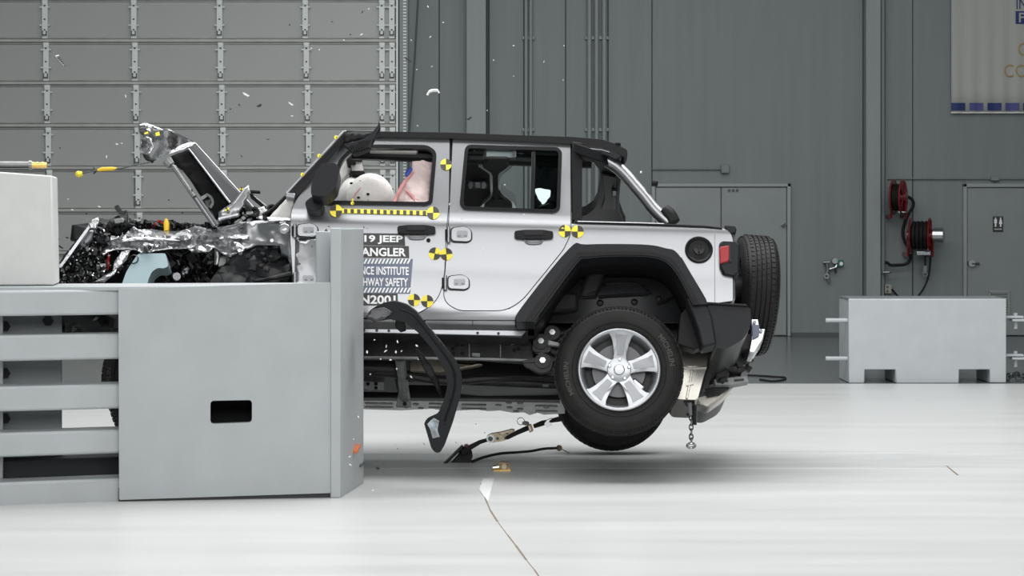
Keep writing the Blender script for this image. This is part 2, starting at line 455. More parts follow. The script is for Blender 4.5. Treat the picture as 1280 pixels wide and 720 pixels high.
for cx, fem in ((1243.3, 0), (1249.6, 1)):
    f = lambda u, v, t_: V((wx(u), YW - .056 - t_, wz(v)))
    mb.plate([circ(cx, 272.8, .95, 10)], 0, .003, f)
    if fem: mb.plate([[(cx - 1, 274), (cx + 1, 274), (cx + 2.2, 280), (cx + .9, 280), (cx + .9, 283.5), (cx - .9, 283.5), (cx - .9, 280), (cx - 2.2, 280)]], 0, .003, f)
    else: mb.plate([[(cx - 1.7, 274), (cx + 1.7, 274), (cx + 1.7, 279), (cx + .9, 279), (cx + .9, 283.5), (cx - .9, 283.5), (cx - .9, 279), (cx - 1.7, 279)]], 0, .003, f)
for k in range(7): mb.box((wx(1242.2 + k * 1.4), YW - .058, wz(286.4)), (.010, .003, .012))
mb.build('sign_figures', WHITE, sg)
mb = MB()
for k in range(9): mb.box((wx(1248), YW - .06, wz(367 + k * 3.2)), (.25, .02, .022), Matrix.Rotation(.6, 3, 'X'))
mb.build('louver', FRAMEG, lf)
for a, b in (((1234.5, 365), (1236.5, 398)), ((1258.5, 365), (1260.5, 398)), ((1234.5, 363), (1260.5, 365.5))):
    MB().box2((wx(a[0]), YW - .075, wz(b[1])), (wx(b[0]), YW - .044, wz(a[1]))).build('louver_frame', FRAMEG, lf)
t = thing('door_contact', 'little grey sensor box above the restroom door frame', 'sensor', (wx(1243), YW, wz(223.5)))
MB().box((0, -.035, 0), (.12, .07, .06)).build('box', WALLM, t, bevel=.01); MB().cyl((0, -.04, -.03), (0, -.04, -.06), .015).build('plug', WALLD, t)

# roller door: sections, ribs and hinge stiles
rd = sempty('door_3')
cols = [-50, 57, 168, 275, 382, 479, 495]
ribs = [-55, -2, 51, 104, 157, 210, 263, 316, 369, 420]
MB().box2((wx(-52), YW + .06, 0), (wx(497), YW + .1, 6.6)).build('door_back', WALLD, rd)
cache = {}
for r in range(len(ribs) - 1):
    for c in range(len(cols) - 1):
        wpx, hpx = cols[c + 1] - cols[c], ribs[r + 1] - ribs[r]; key = (wpx, hpx)
        ctr = V((wx((cols[c] + cols[c + 1]) / 2), YW + .03, wz((ribs[r] + ribs[r + 1]) / 2)))
        if key in cache: link_copy(cache[key], ctr, rd)
        else:
            o = MB().box((0, 0, 0), (wpx / PPM - .003, .06, hpx / PPM - .005)).build('panel', ROLLER, rd, bevel=.012, seg=1); o.location = ctr; cache[key] = o
x0, x1 = wx(-52), wx(496)
rb = None
for y in ribs[:-1]:
    ctr = V(((x0 + x1) / 2, YW - .02, wz(y)))
    if rb is None:
        m_ = MB(); L_ = x1 - x0
        m_.box((0, .0, .0), (L_, .05, .045)); m_.box((0, .012, .040), (L_, .03, .02)); m_.box((0, .012, -.040), (L_, .03, .02))
        rb = m_.build('rib', ROLLRIB, rd, bevel=.008, seg=1); rb.location = ctr
    else: link_copy(rb, ctr, rd)
hs = None
for r in range(len(ribs) - 1):
    for c, cx in enumerate((57, 168, 275, 382, 477.5, 490)):
        cxx = cx + (wz(0) - wz(ribs[r])) * 2.4 * (1 if cx < 400 else .2)
        ctr = V((wx(cxx), YW - .04, wz((ribs[r] + ribs[r + 1]) / 2)))
        if hs is None:
            m_ = MB(); m_.box((0, 0, 0), (.08, .035, .545))
            for z in (.17, -.085): m_.box((0, -.005, z), (.13, .03, .022)); m_.cyl((-.062, -.03, z), (-.062, .01, z), .014, n=8); m_.cyl((.062, -.03, z), (.062, .01, z), .014, n=8)
            m_.box((0, -.015, -.21), (.06, .045, .06)); m_.box((0, -.015, .22), (.06, .045, .04))
            hs = m_.build('hinge_stile', HINGE, rd, bevel=.004, seg=1); hs.location = ctr
            m2 = MB()
            for z in (.19, .0, -.15): m2.cyl((0, -.024, z), (0, -.016, z), .013, n=8)
            m2.box((0, -.04, -.225), (.05, .01, .018)); m2.box((.026, -.03, -.20), (.012, .03, .07)); m2.box((-.026, -.03, -.20), (.012, .03, .07))
            hb = m2.build('hinge_bolt', WALLD, hs)
        else:
            k = link_copy(hs, ctr, rd); link_copy(hb, (0, 0, 0), k)
MB().box2((wx(495.5), YW - .08, 0), (wx(498), YW + .02, 6.6)).build('guide', HINGE, rd)
t = thing('door_track', 'perforated steel track standing beside the roller door', 'track', (wx(505), YW, 0))
MB().box2((-.06, -.09, 0), (.06, -.02, 7)).build('rail', TRIMG, t)
hole = None
for k in range(100):
    z = 2.2 + k * .044
    if hole is None:
        hole = MB().box((0, -.093, 0), (.045, .012, .022)).build('rung', HINGE, t); hole.location = (.015, 0, z)
    else: link_copy(hole, (.015, 0, z), t)
t = tag(MB().tube([V((wx(526), YW - .25, wz(-40))), V((wx(519), YW - .25, wz(80))), V((wx(512), YW - .25, wz(175)))] + [V((wx(511), YW - .25, wz(300)))], .014).build('door_rope', WALLD), 'dark rope hanging down the wall beside the roller door', 'rope')

# hose reels
def reel(name, label, px, py, r, wid, yaw, motor):
    t = thing(name, label, 'hose reel', (wx(px), YW - .42, wz(py)))
    Rm = Matrix.Rotation(yaw, 4, 'Z') @ Matrix.Rotation(PI / 2, 4, 'Z')      # lathe axis y -> along the wall
    for s in (-1, 1):
        mb = MB(); mb.lathe([(r * .3, s * wid / 2), (r * .86, s * wid / 2), (r, s * (wid / 2 + .012)), (r * 1.03, s * wid / 2), (r, s * (wid / 2 - .012)), (r * .86, s * (wid / 2 - .006)), (r * .3, s * (wid / 2 - .006))], Rm, 32, True)
        d = mb.build('reel_disc', REELRED, t)
        mb = MB()
        for k in range(5):
            a = k * PI * .4; mb.tube([Rm @ V((r * .3 * math.cos(a), s * (wid / 2 + .012), r * .3 * math.sin(a))), Rm @ V((r * .9 * math.cos(a), s * (wid / 2 + .012), r * .9 * math.sin(a)))], .012, 6)
        mb.build('spoke', REELRED, d)
    mb = MB(); n = 4
    for k in range(n):
        h = (-.5 + (k + .5) / n) * wid * .86; q = wid / n * .44
        mb.lathe([(r * .72 + q * math.cos(a), h + q * math.sin(a)) for a in [2 * PI * i / 8 for i in range(8)]], Rm, 28, True)
    mb.build('hose_coil', RUBBER, t)
    MB().cyl(Rm @ V((0, -wid / 2 - .05, 0)), Rm @ V((0, wid / 2 + .05, 0)), r * .3, n=16).build('drum', REELRED, t)
    mb = MB()
    for s in (-1, 1):
        mb.tube([Rm @ V((0, s * (wid / 2 + .04), 0)), Rm @ V((0, s * (wid / 2 + .04), -r * 1.1)), V((0, .4, -r * 1.1)) + V((Rm @ V((0, s * (wid / 2 + .04), 0))).to_tuple()) * V((1, 0, 0)).x], [.03, .035, .03], 6, (1.2, .5))
    mb.build('bracket', REELRED, t)
    if motor:
        MB().lathe([(.0, -wid / 2 - .05), (.115, -wid / 2 - .05), (.115, -wid / 2 - .19), (.10, -wid / 2 - .2), (.0, -wid / 2 - .2)], Rm, 24).build('motor', CHROME, t)
        MB().box((.02, -.12, -r * 1.02), (.2, .06, .06)).build('hose_guide', CHROME, t, bevel=.01)
    else:
        MB().box((.03, -.1, -r * .86), (.12, .05, .03)).build('hose_guide', CHROME, t, bevel=.01)
        MB().ball((.03, -.1, -r * 1.05), .03, None, 10, 6).build('hose_stop', RUBBER, t)
    return t
reel('hose_reel', 'upper small red hose reel on the wall by the right column', 1116, 247, .245, .13, -.42, False)
reel('hose_reel', 'lower red hose reel with silver motor drum and black hose', 1143, 294, .245, .26, -.30, True)
def hose(name, label, pts, r, m=RUBBER, cat='hose', off=.2):
    return tag(MB().tube(spl([V((wx(x), YW - off, wz(y))) for x, y in pts], 6), r, 8).build(name, m), label, cat)
hose('air_hose', 'black hose looping from upper reel down to the lower reel', [(1131, 246), (1137, 250), (1138, 258), (1131, 270), (1126, 285), (1126, 297), (1131, 308)], .022)
hose('air_hose', 'black hose running from lower reel to the wall by the column', [(1135, 317), (1134, 325), (1128, 330), (1118, 331), (1110, 331), (1106, 328), (1103, 328)], .022)
hose('power_cable', 'thin black cable hanging in a long curve under the lower reel', [(1160, 312), (1159, 330), (1157, 345), (1151, 360), (1143, 371), (1138, 376)], .014, cat='cable')
hose('power_cable', 'short black cable hanging from wall socket behind the pale block', [(1113, 361), (1118, 367), (1123, 372), (1127, 376)], .014, cat='cable', off=.1)
t = thing('hose_nozzle', 'grey air nozzle hanging under the lower red reel', 'nozzle', (wx(1153), YW - .2, wz(330)))
MB().cyl((0, 0, .17), (0, 0, -.02), .012).build('hose', RUBBER, t); MB().lathe([(0, 0), (.03, 0), (.035, .05), (.025, .11), (0, .11)], Matrix.Translation((0, 0, -.02)) @ Matrix.Rotation(-PI / 2, 4, 'X'), 12).build('handle', TRIMG, t)
MB().tube(circ3 := [V((.035 * math.cos(a), 0, -.13 + .04 * math.sin(a))) for a in [i * PI / 6 for i in range(13)]], .007, 6).build('hook', TRIMG, t)
t = thing('wall_socket', 'small beige socket box low on wall beside the column', 'socket', (wx(1109), YW, wz(361)))
MB().box((0, -.05, 0), (.10, .10, .13)).build('box', mat('socket_beige', (.33, .32, .28), .5), t, bevel=.012)
MB().box((-.015, -.103, .03), (.03, .01, .03)).build('outlet', WALLD, t); MB().box((-.015, -.103, -.03), (.03, .01, .03)).build('outlet', WALLD, t)
t = thing('air_valve', 'small steel tap on the column under the reel hose', 'tap', (wx(1103), YW - .25, wz(340)))
MB().cyl((-.04, 0, 0), (.05, 0, 0), .022, n=10).build('body', CHROME, t); MB().cyl((.05, 0, 0), (.09, 0, 0), .01, n=8).build('lever', PRBLK, t); MB().cyl((0, 0, 0), (0, .25, 0), .015, n=8).build('pipe', CHROME, t)
# valve with gauge
t = thing('air_regulator', 'chrome valve fitting with green tag on wall left of pale block', 'valve', (wx(1040), YW, wz(337)))
def wl(px, py, o=.07): return V((wx(px) - t.location.x, -o, wz(py) - t.location.z))
MB().tube([wl(1028, 328), wl(1036, 328)], [.03, .02], 10).build('body', CHROME, t)
MB().tube(spl([wl(1033, 329), wl(1034, 337), wl(1033, 344), wl(1036, 353)], 4), [.028] * 9 + [.022] * 4, 8).build('hose_barb', ALLOY_G, t)
MB().lathe([(.022, 0), (.036, .0), (.036, .03), (.022, .03)], Matrix.Translation(wl(1032, 345, .1)), 18, True).build('ring', CHROME, t)
MB().tube([wl(1034, 337), wl(1044, 334), wl(1046, 328)], .018, 8).build('pipe', CHROME, t)
MB().cyl(wl(1042, 326, .03), wl(1042, 326, .13), .045, .04, n=16).build('gauge', CHROME, t)
MB().cyl(wl(1043, 335), wl(1044, 341), .02, .014, n=8).build('knob', PRBLK, t)
g_ = MB().box(wl(1050, 329, .06), (.085, .02, .095)).build('green_tag', GREENP, t, bevel=.006); MB().cyl(wl(1050.5, 329.5, .069), wl(1050.5, 329.5, .075), .026, n=14).build('tag_dial', WHITE, g_)
tag(MB().cyl(V((0, 0, 0)), V((0, 0, 0)) + V((.08, 0, 0)), .01).build('x', WALLD), None, None) if False else None

# banner
bt = thing('banner', 'cream cloth banner with navy squares along its hem on the wall', 'banner', (wx(1235), YW, wz(70)))
def bf(u, v, t_):
    return V((wx(u) - bt.location.x, -.06 - t_ + .012 * math.sin(u * .33) * max(0, (v + 40) / 180), wz(v) - bt.location.z))
mb = MB(); mb.grid(lambda u, v: bf(1188 + u * 112, -70 + v * 212, 0), 60, 8); c = mb.build('cloth', CREAM, bt)
s_ = c.modifiers.new('s', 'SOLIDIFY'); s_.thickness = .006
for k in range(5):
    x = 1188 + k * 22.4
    mb = MB(); mb.grid(lambda u, v: bf(x + u * 17.5, 129 + v * 9.5, .008), 6, 2); mb.build('hem_square', NAVY if k % 2 == 0 else NAVY2, c)
mb = MB(); mb.grid(lambda u, v: bf(1187.5 + u * 112, 140 + v * 2, .01), 40, 2); mb.build('hem', BLOCKW, c)
mb = MB(); mb.grid(lambda u, v: bf(1268 + u * 30, 14.5 + v * 16, .006), 6, 2); mb.build('letter_box', NAVY, c)
mb = MB(); text_mb(mb, 'F', lambda u, v: bf(1272 + u * 7, 28.5 - v * 12, .014)); mb.build('letter', CREAM, c)
mb = MB(); text_mb(mb, 'IN', lambda u, v: bf(1269 + u * 13, 12 - v * 13, .010), 0); mb.build('letter', NAVY, c)
mb = MB(); text_mb(mb, 'C', lambda u, v: bf(1271 + u * 12, 70 - v * 16, .010), 0); mb.build('letter', GOLDP, c)
mb = MB(); text_mb(mb, 'CO', lambda u, v: bf(1253.5 + u * 29, 97 - v * 16, .010), 0); mb.build('letter', GOLDP, c)

# pale block in front of the back wall
Yb = G(0, 479).y
bt = thing('barrier_block', 'pale grey steel block with two fork notches near back wall', 'block', G(1160, 479))
f = lambda u, v, t_: W(u, v, Yb) + V((0, t_, 0)) - bt.location
MB().plate([[(1061, 478.8), (1061, 373.5), (1258, 373.5), (1258, 478.8), (1237.5, 478.8), (1237.5, 462), (1199, 462), (1199, 478.8), (1119.5, 478.8), (1119.5, 462), (1081, 462), (1081, 478.8)]], 0, .62, f).build('body', BLOCKG, bt, bevel=.01)
MB().plate([[(1060.5, 375), (1060.5, 372.6), (1258.5, 372.6), (1258.5, 375)]], .01, .63, f).build('top_edge', WALLM, bt)
for y in (401, 449): MB().cyl(f(1034, y, .1), f(1063, y, .1), .022, n=10).build('pin', BLOCKG, bt)
for y in (397, 445):
    MB().box2(f(1258, y - 1.5, .1), f(1283, y + 1.5, .2)).build('hinge_arm', BLOCKG, bt, bevel=.006)
    MB().box2(f(1268, y + 2.5, .08), f(1292, y + 5.5, .22)).build('hinge_arm', BLOCKG, bt, bevel=.006)
    MB().cyl(f(1274, y - 5, .15), f(1274, y + 15, .15), .02, n=10).build('hinge_pin', BLOCKG, bt)
t = thing('steel_chain', 'heap of dark steel chain on floor right of pale block', 'chain', G(1272, 476))
for k in range(7):
    a = random.uniform(0, 6); R_ = Matrix.Rotation(a, 4, 'Z') @ Matrix.Rotation(random.uniform(0, 1.5), 4, 'X')
    M_ = Matrix.Translation((-.09 + .03 * k, random.uniform(-.05, .05), .04 + .015 * (k % 3))) @ R_
    MB().lathe([(.035 + .009 * math.cos(q), .009 * math.sin(q)) for q in [i * PI / 3 for i in range(6)]], M_, 14, True).build('chain_link', ALLOY_G if k % 2 else WALLD, t)
tag(MB().box2(W(1270, 451, Yb + .3), W(1300, 460, Yb + .5)).build('chain_bag', PLASTIC), 'black bag lying behind the chain at right edge', 'bag') if False else None
tag(MB().tube(spl([G(x, y, .008) for x, y in ((935, 469), (955, 470), (968, 471), (981, 472), (979, 475), (965, 476.5), (950, 474.5))], 5), .012, 6).build('floor_cable', RUBBER), 'thin dark cable lying on the grey floor behind spare tire', 'cable')
hz = None
MB().box2((wx(989), YW - .02, wz(420.5)), (wx(1055), YW - .005, wz(419))).build('trim_4', WALLD)['kind'] = 'structure'

# ------------------------------------------------------------------ the crash barrier
Yr = G(0, 622).y; yawB = math.radians(8.3)
C0 = W(426, 622, Yr)
BM = Matrix.Translation((C0.x, C0.y, 0)) @ Matrix.Rotation(yawB, 4, 'Z')
BI = BM.inverted()
def B(px, py, y=0.):                    # pixel -> barrier frame, plane y
    o = BI @ V((0, 0, CAMH)); d = BI.to_3x3() @ V(((px - 640) / FPX, 1, -(py - HOR) / FPX)); return o + d * ((y - o.y) / d.y)
bar = thing('crash_barrier', 'massive grey steel crash barrier with flat front plate and side rails', 'barrier', mtx=BM)
fb = lambda y: (lambda u, v, t_: (lambda p: V((p.x, y + t_, p.z)))(B(u, v, y)))
hole_ = rnd([(263, 501), (315, 500), (315, 528), (263, 530)], 5)
MB().plate([rnd([(148, 361), (414, 353), (422, 357), (424, 616), (149, 625)], 2), hole_[::-1]], 0, .05, fb(0)).build('front_plate', BARRIER, bar, bevel=.012)
p0, p1 = B(148, 361), B(414, 356)
# top plate over the body and over the rails
zt = p1.z
MB().box2((p0.x - .9, .02, zt - .03), (p1.x, .62, zt - .004)).build('top_plate', BARRIER, bar, bevel=.006)
# box behind the plate
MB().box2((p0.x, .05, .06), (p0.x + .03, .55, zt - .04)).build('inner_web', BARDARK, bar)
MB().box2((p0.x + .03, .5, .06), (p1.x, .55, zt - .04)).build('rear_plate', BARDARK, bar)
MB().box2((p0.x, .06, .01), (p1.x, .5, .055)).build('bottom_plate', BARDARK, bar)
# upright post at the right end
q0, q1 = B(413, 352), B(426, 622); zp = B(420, 285).z
MB().box2((q0.x, -.012, 0), (q1.x, .02, zp)).build('post_edge', BARRIER, bar, bevel=.006)
pb0 = BI @ G(427, 622); pb1 = BI @ G(454.5, 604); pn = V((-.05, 0, 0))
MB().hexa([V((q1.x, .0, 0)), V((pb1.x, pb1.y, 0)), V((pb1.x, pb1.y, zp - .004)), V((q1.x, .0, zp - .004))], [V((q1.x, .0, 0)) + pn, V((pb1.x, pb1.y, 0)) + pn, V((pb1.x, pb1.y, zp - .004)) + pn, V((q1.x, .0, zp - .004)) + pn]).build('post_plate', BARRIER, bar, bevel=.004)
MB().box2((q0.x - .07, .22, zt - .02), (q0.x + .012, .3, zp - .02)).build('post_stiffener', BARRIER, bar, bevel=.006)
MB().tube([V((q1.x, 0, 0)).lerp(pb1, .8) + V((.004, 0, .12)), pb1 + V((.004, 0, .125))], .008, 6).build('weld', WALLD, bar)
for (a, b, c_) in (((-.02, .02, 0), (.06, .7, .01), 0),): pass
# rails to the left, angled a little more
RMx = Matrix.Translation((p0.x + .04, .05, 0)) @ Matrix.Rotation(math.radians(9.5), 4, 'Z')
RI = (BM @ RMx).inverted()
def Rl(px, py, y=0.):
    o = RI @ V((0, 0, CAMH)); d = RI.to_3x3() @ V(((px - 640) / FPX, 1, -(py - HOR) / FPX)); return o + d * ((y - o.y) / d.y)
for (yt, yb_) in ((362, 393.5), (417, 449), (480, 511), (537, 567), (598, 631)):
    zz1, zz0 = Rl(140, yt).z, Rl(140, yb_).z
    mb = MB(); pts = [RMx @ V((x, y, z)) for x in (-1.15, 0) for y in (0, .2) for z in (zz0, zz1)]
    mb.add(pts, [(0, 1, 3, 2), (4, 6, 7, 5), (0, 4, 5, 1), (2, 3, 7, 6), (0, 2, 6, 4), (1, 5, 7, 3)])
    mb.build('rail', BARRIER, bar, bevel=.014)
# posts and gussets behind the rails
mb = MB(); x_ = Rl(-8, 450, .22).x
def rbox(a, b, name, m, bevel=.006):
    pts = [RMx @ V((x, y, z)) for x in (a[0], b[0]) for y in (a[1], b[1]) for z in (a[2], b[2])]
    return MB().add(pts, [(0, 1, 3, 2), (4, 6, 7, 5), (0, 4, 5, 1), (2, 3, 7, 6), (0, 2, 6, 4), (1, 5, 7, 3)]).build(name, m, bar, bevel=bevel, seg=1)
xa, xb, xc = Rl(-30, 450, .21).x, Rl(4, 450, .21).x, Rl(76, 450, .5).x
rbox((xa, .2, .02), (xb, .5, zt - .04), 'upright', BARRIER)
rbox((xb, .42, .02), (xc, .48, zt - .04), 'rear_web', BARRIER)
for yy in (409, 468, 525, 586):
    c1 = Rl(8, yy, .3); mb = MB()
    mb.cyl(RMx @ V((c1.x, .38, c1.z)), RMx @ V((c1.x, .43, c1.z)), .03, n=6); mb.build('bolt', BARDARK, bar)
c1 = Rl(60, 401, .40); MB().cyl(RMx @ V((c1.x, .36, c1.z)), RMx @ V((c1.x, .43, c1.z)), .03, n=6).build('bolt', BARDARK, bar)
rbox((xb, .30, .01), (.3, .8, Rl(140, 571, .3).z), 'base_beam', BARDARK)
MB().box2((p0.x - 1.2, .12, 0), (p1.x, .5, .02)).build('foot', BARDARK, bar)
o = tag(MB().hexa([V((0, 0, 0)), V((.09, 0, .03)), V((.1, 0, .045)), V((.0, 0, .015))], [V((0, .03, 0)), V((.09, .03, .03)), V((.1, .03, .045)), V((.0, .03, .015))]).build('debris_fragment', ORANGE), 'orange plastic scrap stuck low on the barrier end post', 'debris')
o.location = BM @ (V((q1.x + .03, 0, .22)).lerp(pb1 + V((.03, 0, .22)), .5)); o.rotation_euler = (0, 0, 1.45)
MB().box2((p0.x, .014, 0), (q0.x, .05, .075)).build('gap_shadow', BARDARK, bar)  # added dark strips imitating the shadow gap under barrier and rails
rbox((-1.2, .02, 0), (.0, .07, .05), 'gap_shadow', BARDARK)
# white block standing on the barrier, and the gold tipped cylinder on it
wbk = thing('white_block', 'large white block standing on the left end of the barrier', 'block', mtx=BM)
a_ = B(-70, 213, .16); zt2 = B(30, 215, .16).z; xr_ = B(65, 285, .16).x
mb = MB(); mb.hexa([V((a_.x, .16, zt)), V((xr_ + .012, .16, zt)), V((xr_, .16, zt2 - .02)), V((a_.x, .16, zt2 + .022))], [V((a_.x, .6, zt)), V((xr_ + .012, .6, zt)), V((xr_, .6, zt2 - .02)), V((a_.x, .6, zt2 + .022))])
mb.build('body', BLOCKW, wbk, bevel=.01)
g = thing('camera_probe', 'grey cylinder with gold tip lying on top of white block', 'cylinder', mtx=BM)
za = B(20, 207, .3).z + .004
MB().cyl(V((B(-20, 207, .3).x, .3, za)), V((B(38, 207, .3).x, .3, za)), .021, n=16).build('barrel', CHGREY, g)
MB().cyl(V((B(36, 207, .3).x, .3, za)), V((B(40, 207, .3).x, .3, za)), .027, n=16).build('collar', ALLOY_G, g)
mb = MB(); xg = B(40, 207, .3).x
for k in range(6): mb.cyl(V((xg + k * .014, .3, za)), V((xg + k * .014 + .010, .3, za)), .02 - .003 * (k % 2), n=14)
mb.cyl(V((xg, .3, za)), V((xg + .085, .3, za)), .015, n=12); mb.build('gold_tip', GOLD, g)
MB().box2((B(-20, 207, .3).x, .26, zt2 + .025), (B(36, 207, .3).x, .34, za - .018)).build('cradle', PLASTIC, g)

# ------------------------------------------------------------------ the car: frame, side profile
car = thing('crashed_car', 'silver four door off-road car with crushed front, tilted up against barrier', 'car', mtx=CM)
ZT = P(560, 170).z; ZBELT = P(560, 268).z; ZBOT = P(560, 415).z; ZROOF = P(640, 178).z
TUM = math.tan(math.radians(9))
ZSILL = P(560, 389).z
def prof(z):
    t = min(1, max(0, (ZBELT + .02 - z) / .11)); b = .009 - .021 * t * t * (3 - 2 * t)
    if z > ZBELT: b += (z - ZBELT) * TUM
    d = ZBELT - z
    if d > .09: b += .016 * min(1, (d - .09) / .28) ** 1.6
    if d > .37: b += .05 * ((d - .37) / .4) ** 2
    if z < ZSILL: b += (ZSILL - z) * .30
    return b
def PP(px, py, off=0.):
    p = P(px, py, 0)
    for _ in range(4): p = P(px, py, prof(p.z) + off)
    return p
def pfn(off=0.):
    def f(u, v, t):
        p = PP(u, v, off); return V((p.x, p.y + t, p.z))
    return f
CW = 1.58                                # body width at the sills
def mirror(p): return V((p.x, CW - p.y, p.z))
def skin(name, loops, depth, m, parent, off=0., bevel=.008, far=False, cuts=14):
    mb = MB(); mb.plate(loops, 0, depth, lambda u, v, t: V((PP(u, v).x, t, PP(u, v).z)))
    me = bpy.data.meshes.new(name); me.from_pydata([tuple(p) for p in mb.v], [], mb.f)
    bm = bmesh.new(); bm.from_mesh(me); bmesh.ops.recalc_face_normals(bm, faces=bm.faces)
    zs = [v.co.z for v in bm.verts]; z0, z1 = min(zs), max(zs)
    lev = [ZBELT + .02 - .01375 * k for k in range(9)] + [ZBELT - .09 - .035 * k for k in range(1, cuts)]
    for z in lev:
        if z0 + .004 < z < z1 - .004:
            bmesh.ops.bisect_plane(bm, geom=bm.verts[:] + bm.edges[:] + bm.faces[:], dist=1e-5, plane_co=(0, 0, z), plane_no=(0, 0, 1))
    for v in bm.verts:
        v.co.y += prof(v.co.z) + off
        if far: v.co.y = CW - v.co.y
    bmesh.ops.recalc_face_normals(bm, faces=bm.faces)
    bm.to_mesh(me); bm.free()
    return finish(name, me, m, parent, bevel, 30)
ARCH_O = [(646, 402), (649, 388), (711, 311), (733, 305.5), (802, 305.5), (831, 310), (849, 319), (879, 370), (886, 380)]
ARCH_I = [(668, 402), (673, 395), (720, 331), (735.5, 323), (784, 320.5), (824, 324), (844, 340), (861, 371), (866, 381)]
# door outlines ------------------------------------------------------------
fd = rnd([(366.5, 352), (363, 300), (364, 262, 10), (374, 244, 8), (434, 172, 4), (562, 173.5, 3), (561, 250), (557, 300), (555, 350, 20), (546, 377, 18), (522, 392, 20), (500, 397, 10), (455, 397, 4), (400, 392, 2), (368, 380, 2)], 2, 5)
fwin = rnd([(405, 255, 6), (424, 200, 8), (443, 181.5, 8), (534, 182, 9), (545.5, 190, 8), (540, 254, 8), (533, 257, 6)], 4, 5)
rdor = rnd([(566, 173.5, 3), (713, 178.5, 3), (713.5, 292, 8), (704, 312, 6), (652, 376, 12), (632, 388, 12), (572, 388, 12), (554.5, 376, 14), (556.5, 340), (560, 300), (562.5, 250)], 2, 5)
rwin = rnd([(582, 181.5, 8), (697, 185, 9), (702, 190, 6), (699.5, 262, 9), (693, 266, 6), (580, 262, 9), (575, 256, 6)], 6, 5)
quart = rnd([(716.5, 277, 2), (880, 283, 4), (905, 285, 8), (914, 292, 6), (916, 300, 2), (916, 376, 2), (886, 380, 2)], 2, 4) + [(p[0] + (3 if i < 8 else 0), p[1] + 3) for i, p in enumerate(ARCH_O[::-1][1:-2])] + [(716.5, 300)]
front_door = skin('front_door', [fd, fwin[::-1]], .05, SILVER, car)
rear_door = skin('rear_door', [rdor, rwin[::-1]], .05, SILVER, car)
quarter = skin('quarter_panel', [quart], .05, SILVER, car)
sill = skin('sill', [[(450, 380), (522, 389), (560, 388), (640, 388), (655, 380), (664, 390), (664, 402), (652, 418.3), (590, 415), (455, 410.5)]], .04, SILVER, car, off=.03)
pinch = MB().plate([[(450, 411), (658, 413.5), (652, 419.8), (450, 415.5)]], 0, .015, cfn(.045)).build('sill_flange', SILVER, car, bevel=.002, seg=1)
skin('sill_joint', [[(590.3, 392), (591.3, 392), (591.3, 413), (590.3, 413)]], .01, TRIM, car, off=.026, bevel=0)
for k, (x, y) in enumerate(((455, 413), (471, 413), (486, 413.5), (597, 416.3), (623, 416.8))):
    p = P(x, y, .044); MB().cyl(p, p + V((0, -.003, 0)), .009, n=10).build('bolt', GLOSSBLK, pinch)
# B pillar and body inner behind the door seams
def grow(poly, d): return shrink(poly, -d)
def shrink(poly, d):
    cx = sum(p[0] for p in poly) / len(poly); cy = sum(p[1] for p in poly) / len(poly)
    out = []; k = len(poly)
    for i in range(k):
        a = V(poly[i - 1]); b = V(poly[(i + 1) % k]); t = (b - a)
        if t.length < 1e-6: out.append(poly[i]); continue
        n = V((-t.y, t.x)).normalized()
        if n.dot(V((cx, cy)) - V(poly[i])) < 0: n = -n
        out.append((poly[i][0] + n.x * d, poly[i][1] + n.y * d))
    return out
skin('body_side', [[(490, 399), (520, 392), (543, 376), (551, 340), (556, 262), (566, 262), (562, 340), (561, 372), (575, 386), (636, 386), (655, 372), (703, 310), (711, 290), (713, 279), (722, 280), (740, 302), (714, 322), (660, 390), (650, 400)]], .02, SILVER, car, off=.004, bevel=.002)
skin('body_side', [[(548, 174), (578, 174), (580, 262), (548, 262)]], .02, TRIM, car, off=.02, bevel=0)
skin('body_side', [[(700, 179), (718, 179), (718, 262), (700, 262)]], .02, TRIM, car, off=.02, bevel=0)
for dd, wn in ((fd, fwin), (rdor, rwin)):
    skin('door_gap', [grow(dd, .75), shrink(dd, 5)[::-1]], .012, TRIM, front_door if dd is fd else rear_door, off=.0015, bevel=0)
# window seals, panes
s1 = skin('window_seal', [shrink(fwin, -.6), shrink(fwin, 4.2)[::-1]], .035, GLOSSBLK, front_door, off=-.006, bevel=.004)
skin('window_seal', [shrink(rwin, -.6), shrink(rwin, 3.8)[::-1]], .035, GLOSSBLK, rear_door, off=-.006, bevel=.004)
skin('window_pane', [[(578, 184), (666, 186), (664.5, 263), (577, 261)]], .004, PANE, rear_door, off=.03, bevel=0, cuts=0)
skin('window_pane', [[(667, 186), (700, 187), (697.5, 264), (666, 263)]], .004, TINT, rear_door, off=.03, bevel=0, cuts=0)
skin('window_bar', [[(664.5, 183), (669.5, 183), (668, 265), (663, 265)]], .03, GLOSSBLK, rear_door, off=.002, bevel=.003)
# roof rail (black soft-top side rail) along the doors
def band(name, up, lo, y0, y1, m, parent=car, bevel=.006):
    poly = up + lo[::-1]
    return MB().plate([poly], 0, y1 - y0, lambda u, v, t: (lambda p: V((p.x, p.y + t, p.z)))(P(u, v, y0))).build(name, m, parent, bevel=bevel)
yr = prof(ZT)
band('roof_rail', [(430, 163), (470, 164), (562, 165.5), (640, 168.5), (716, 171), (752, 174), (771, 180), (783.5, 187), (784.5, 192)], [(434, 171), (470, 171), (562, 172.8), (640, 176), (716, 180), (750, 184), (768, 190), (780, 196.5), (782, 196.5)], yr - .02, yr + .10, PLASTIC, bevel=.012)
p = P(772, 181, yr); MB().ball(p, (.022, .03, .016)).build('rail_knob', PLASTIC, car)
band('rail_trim_line', [(737, 185), (752, 186.5), (762, 189.5)], [(737, 186.3), (752, 187.8), (762, 190.8)], yr - .024, yr - .015, CHROME, bevel=0)
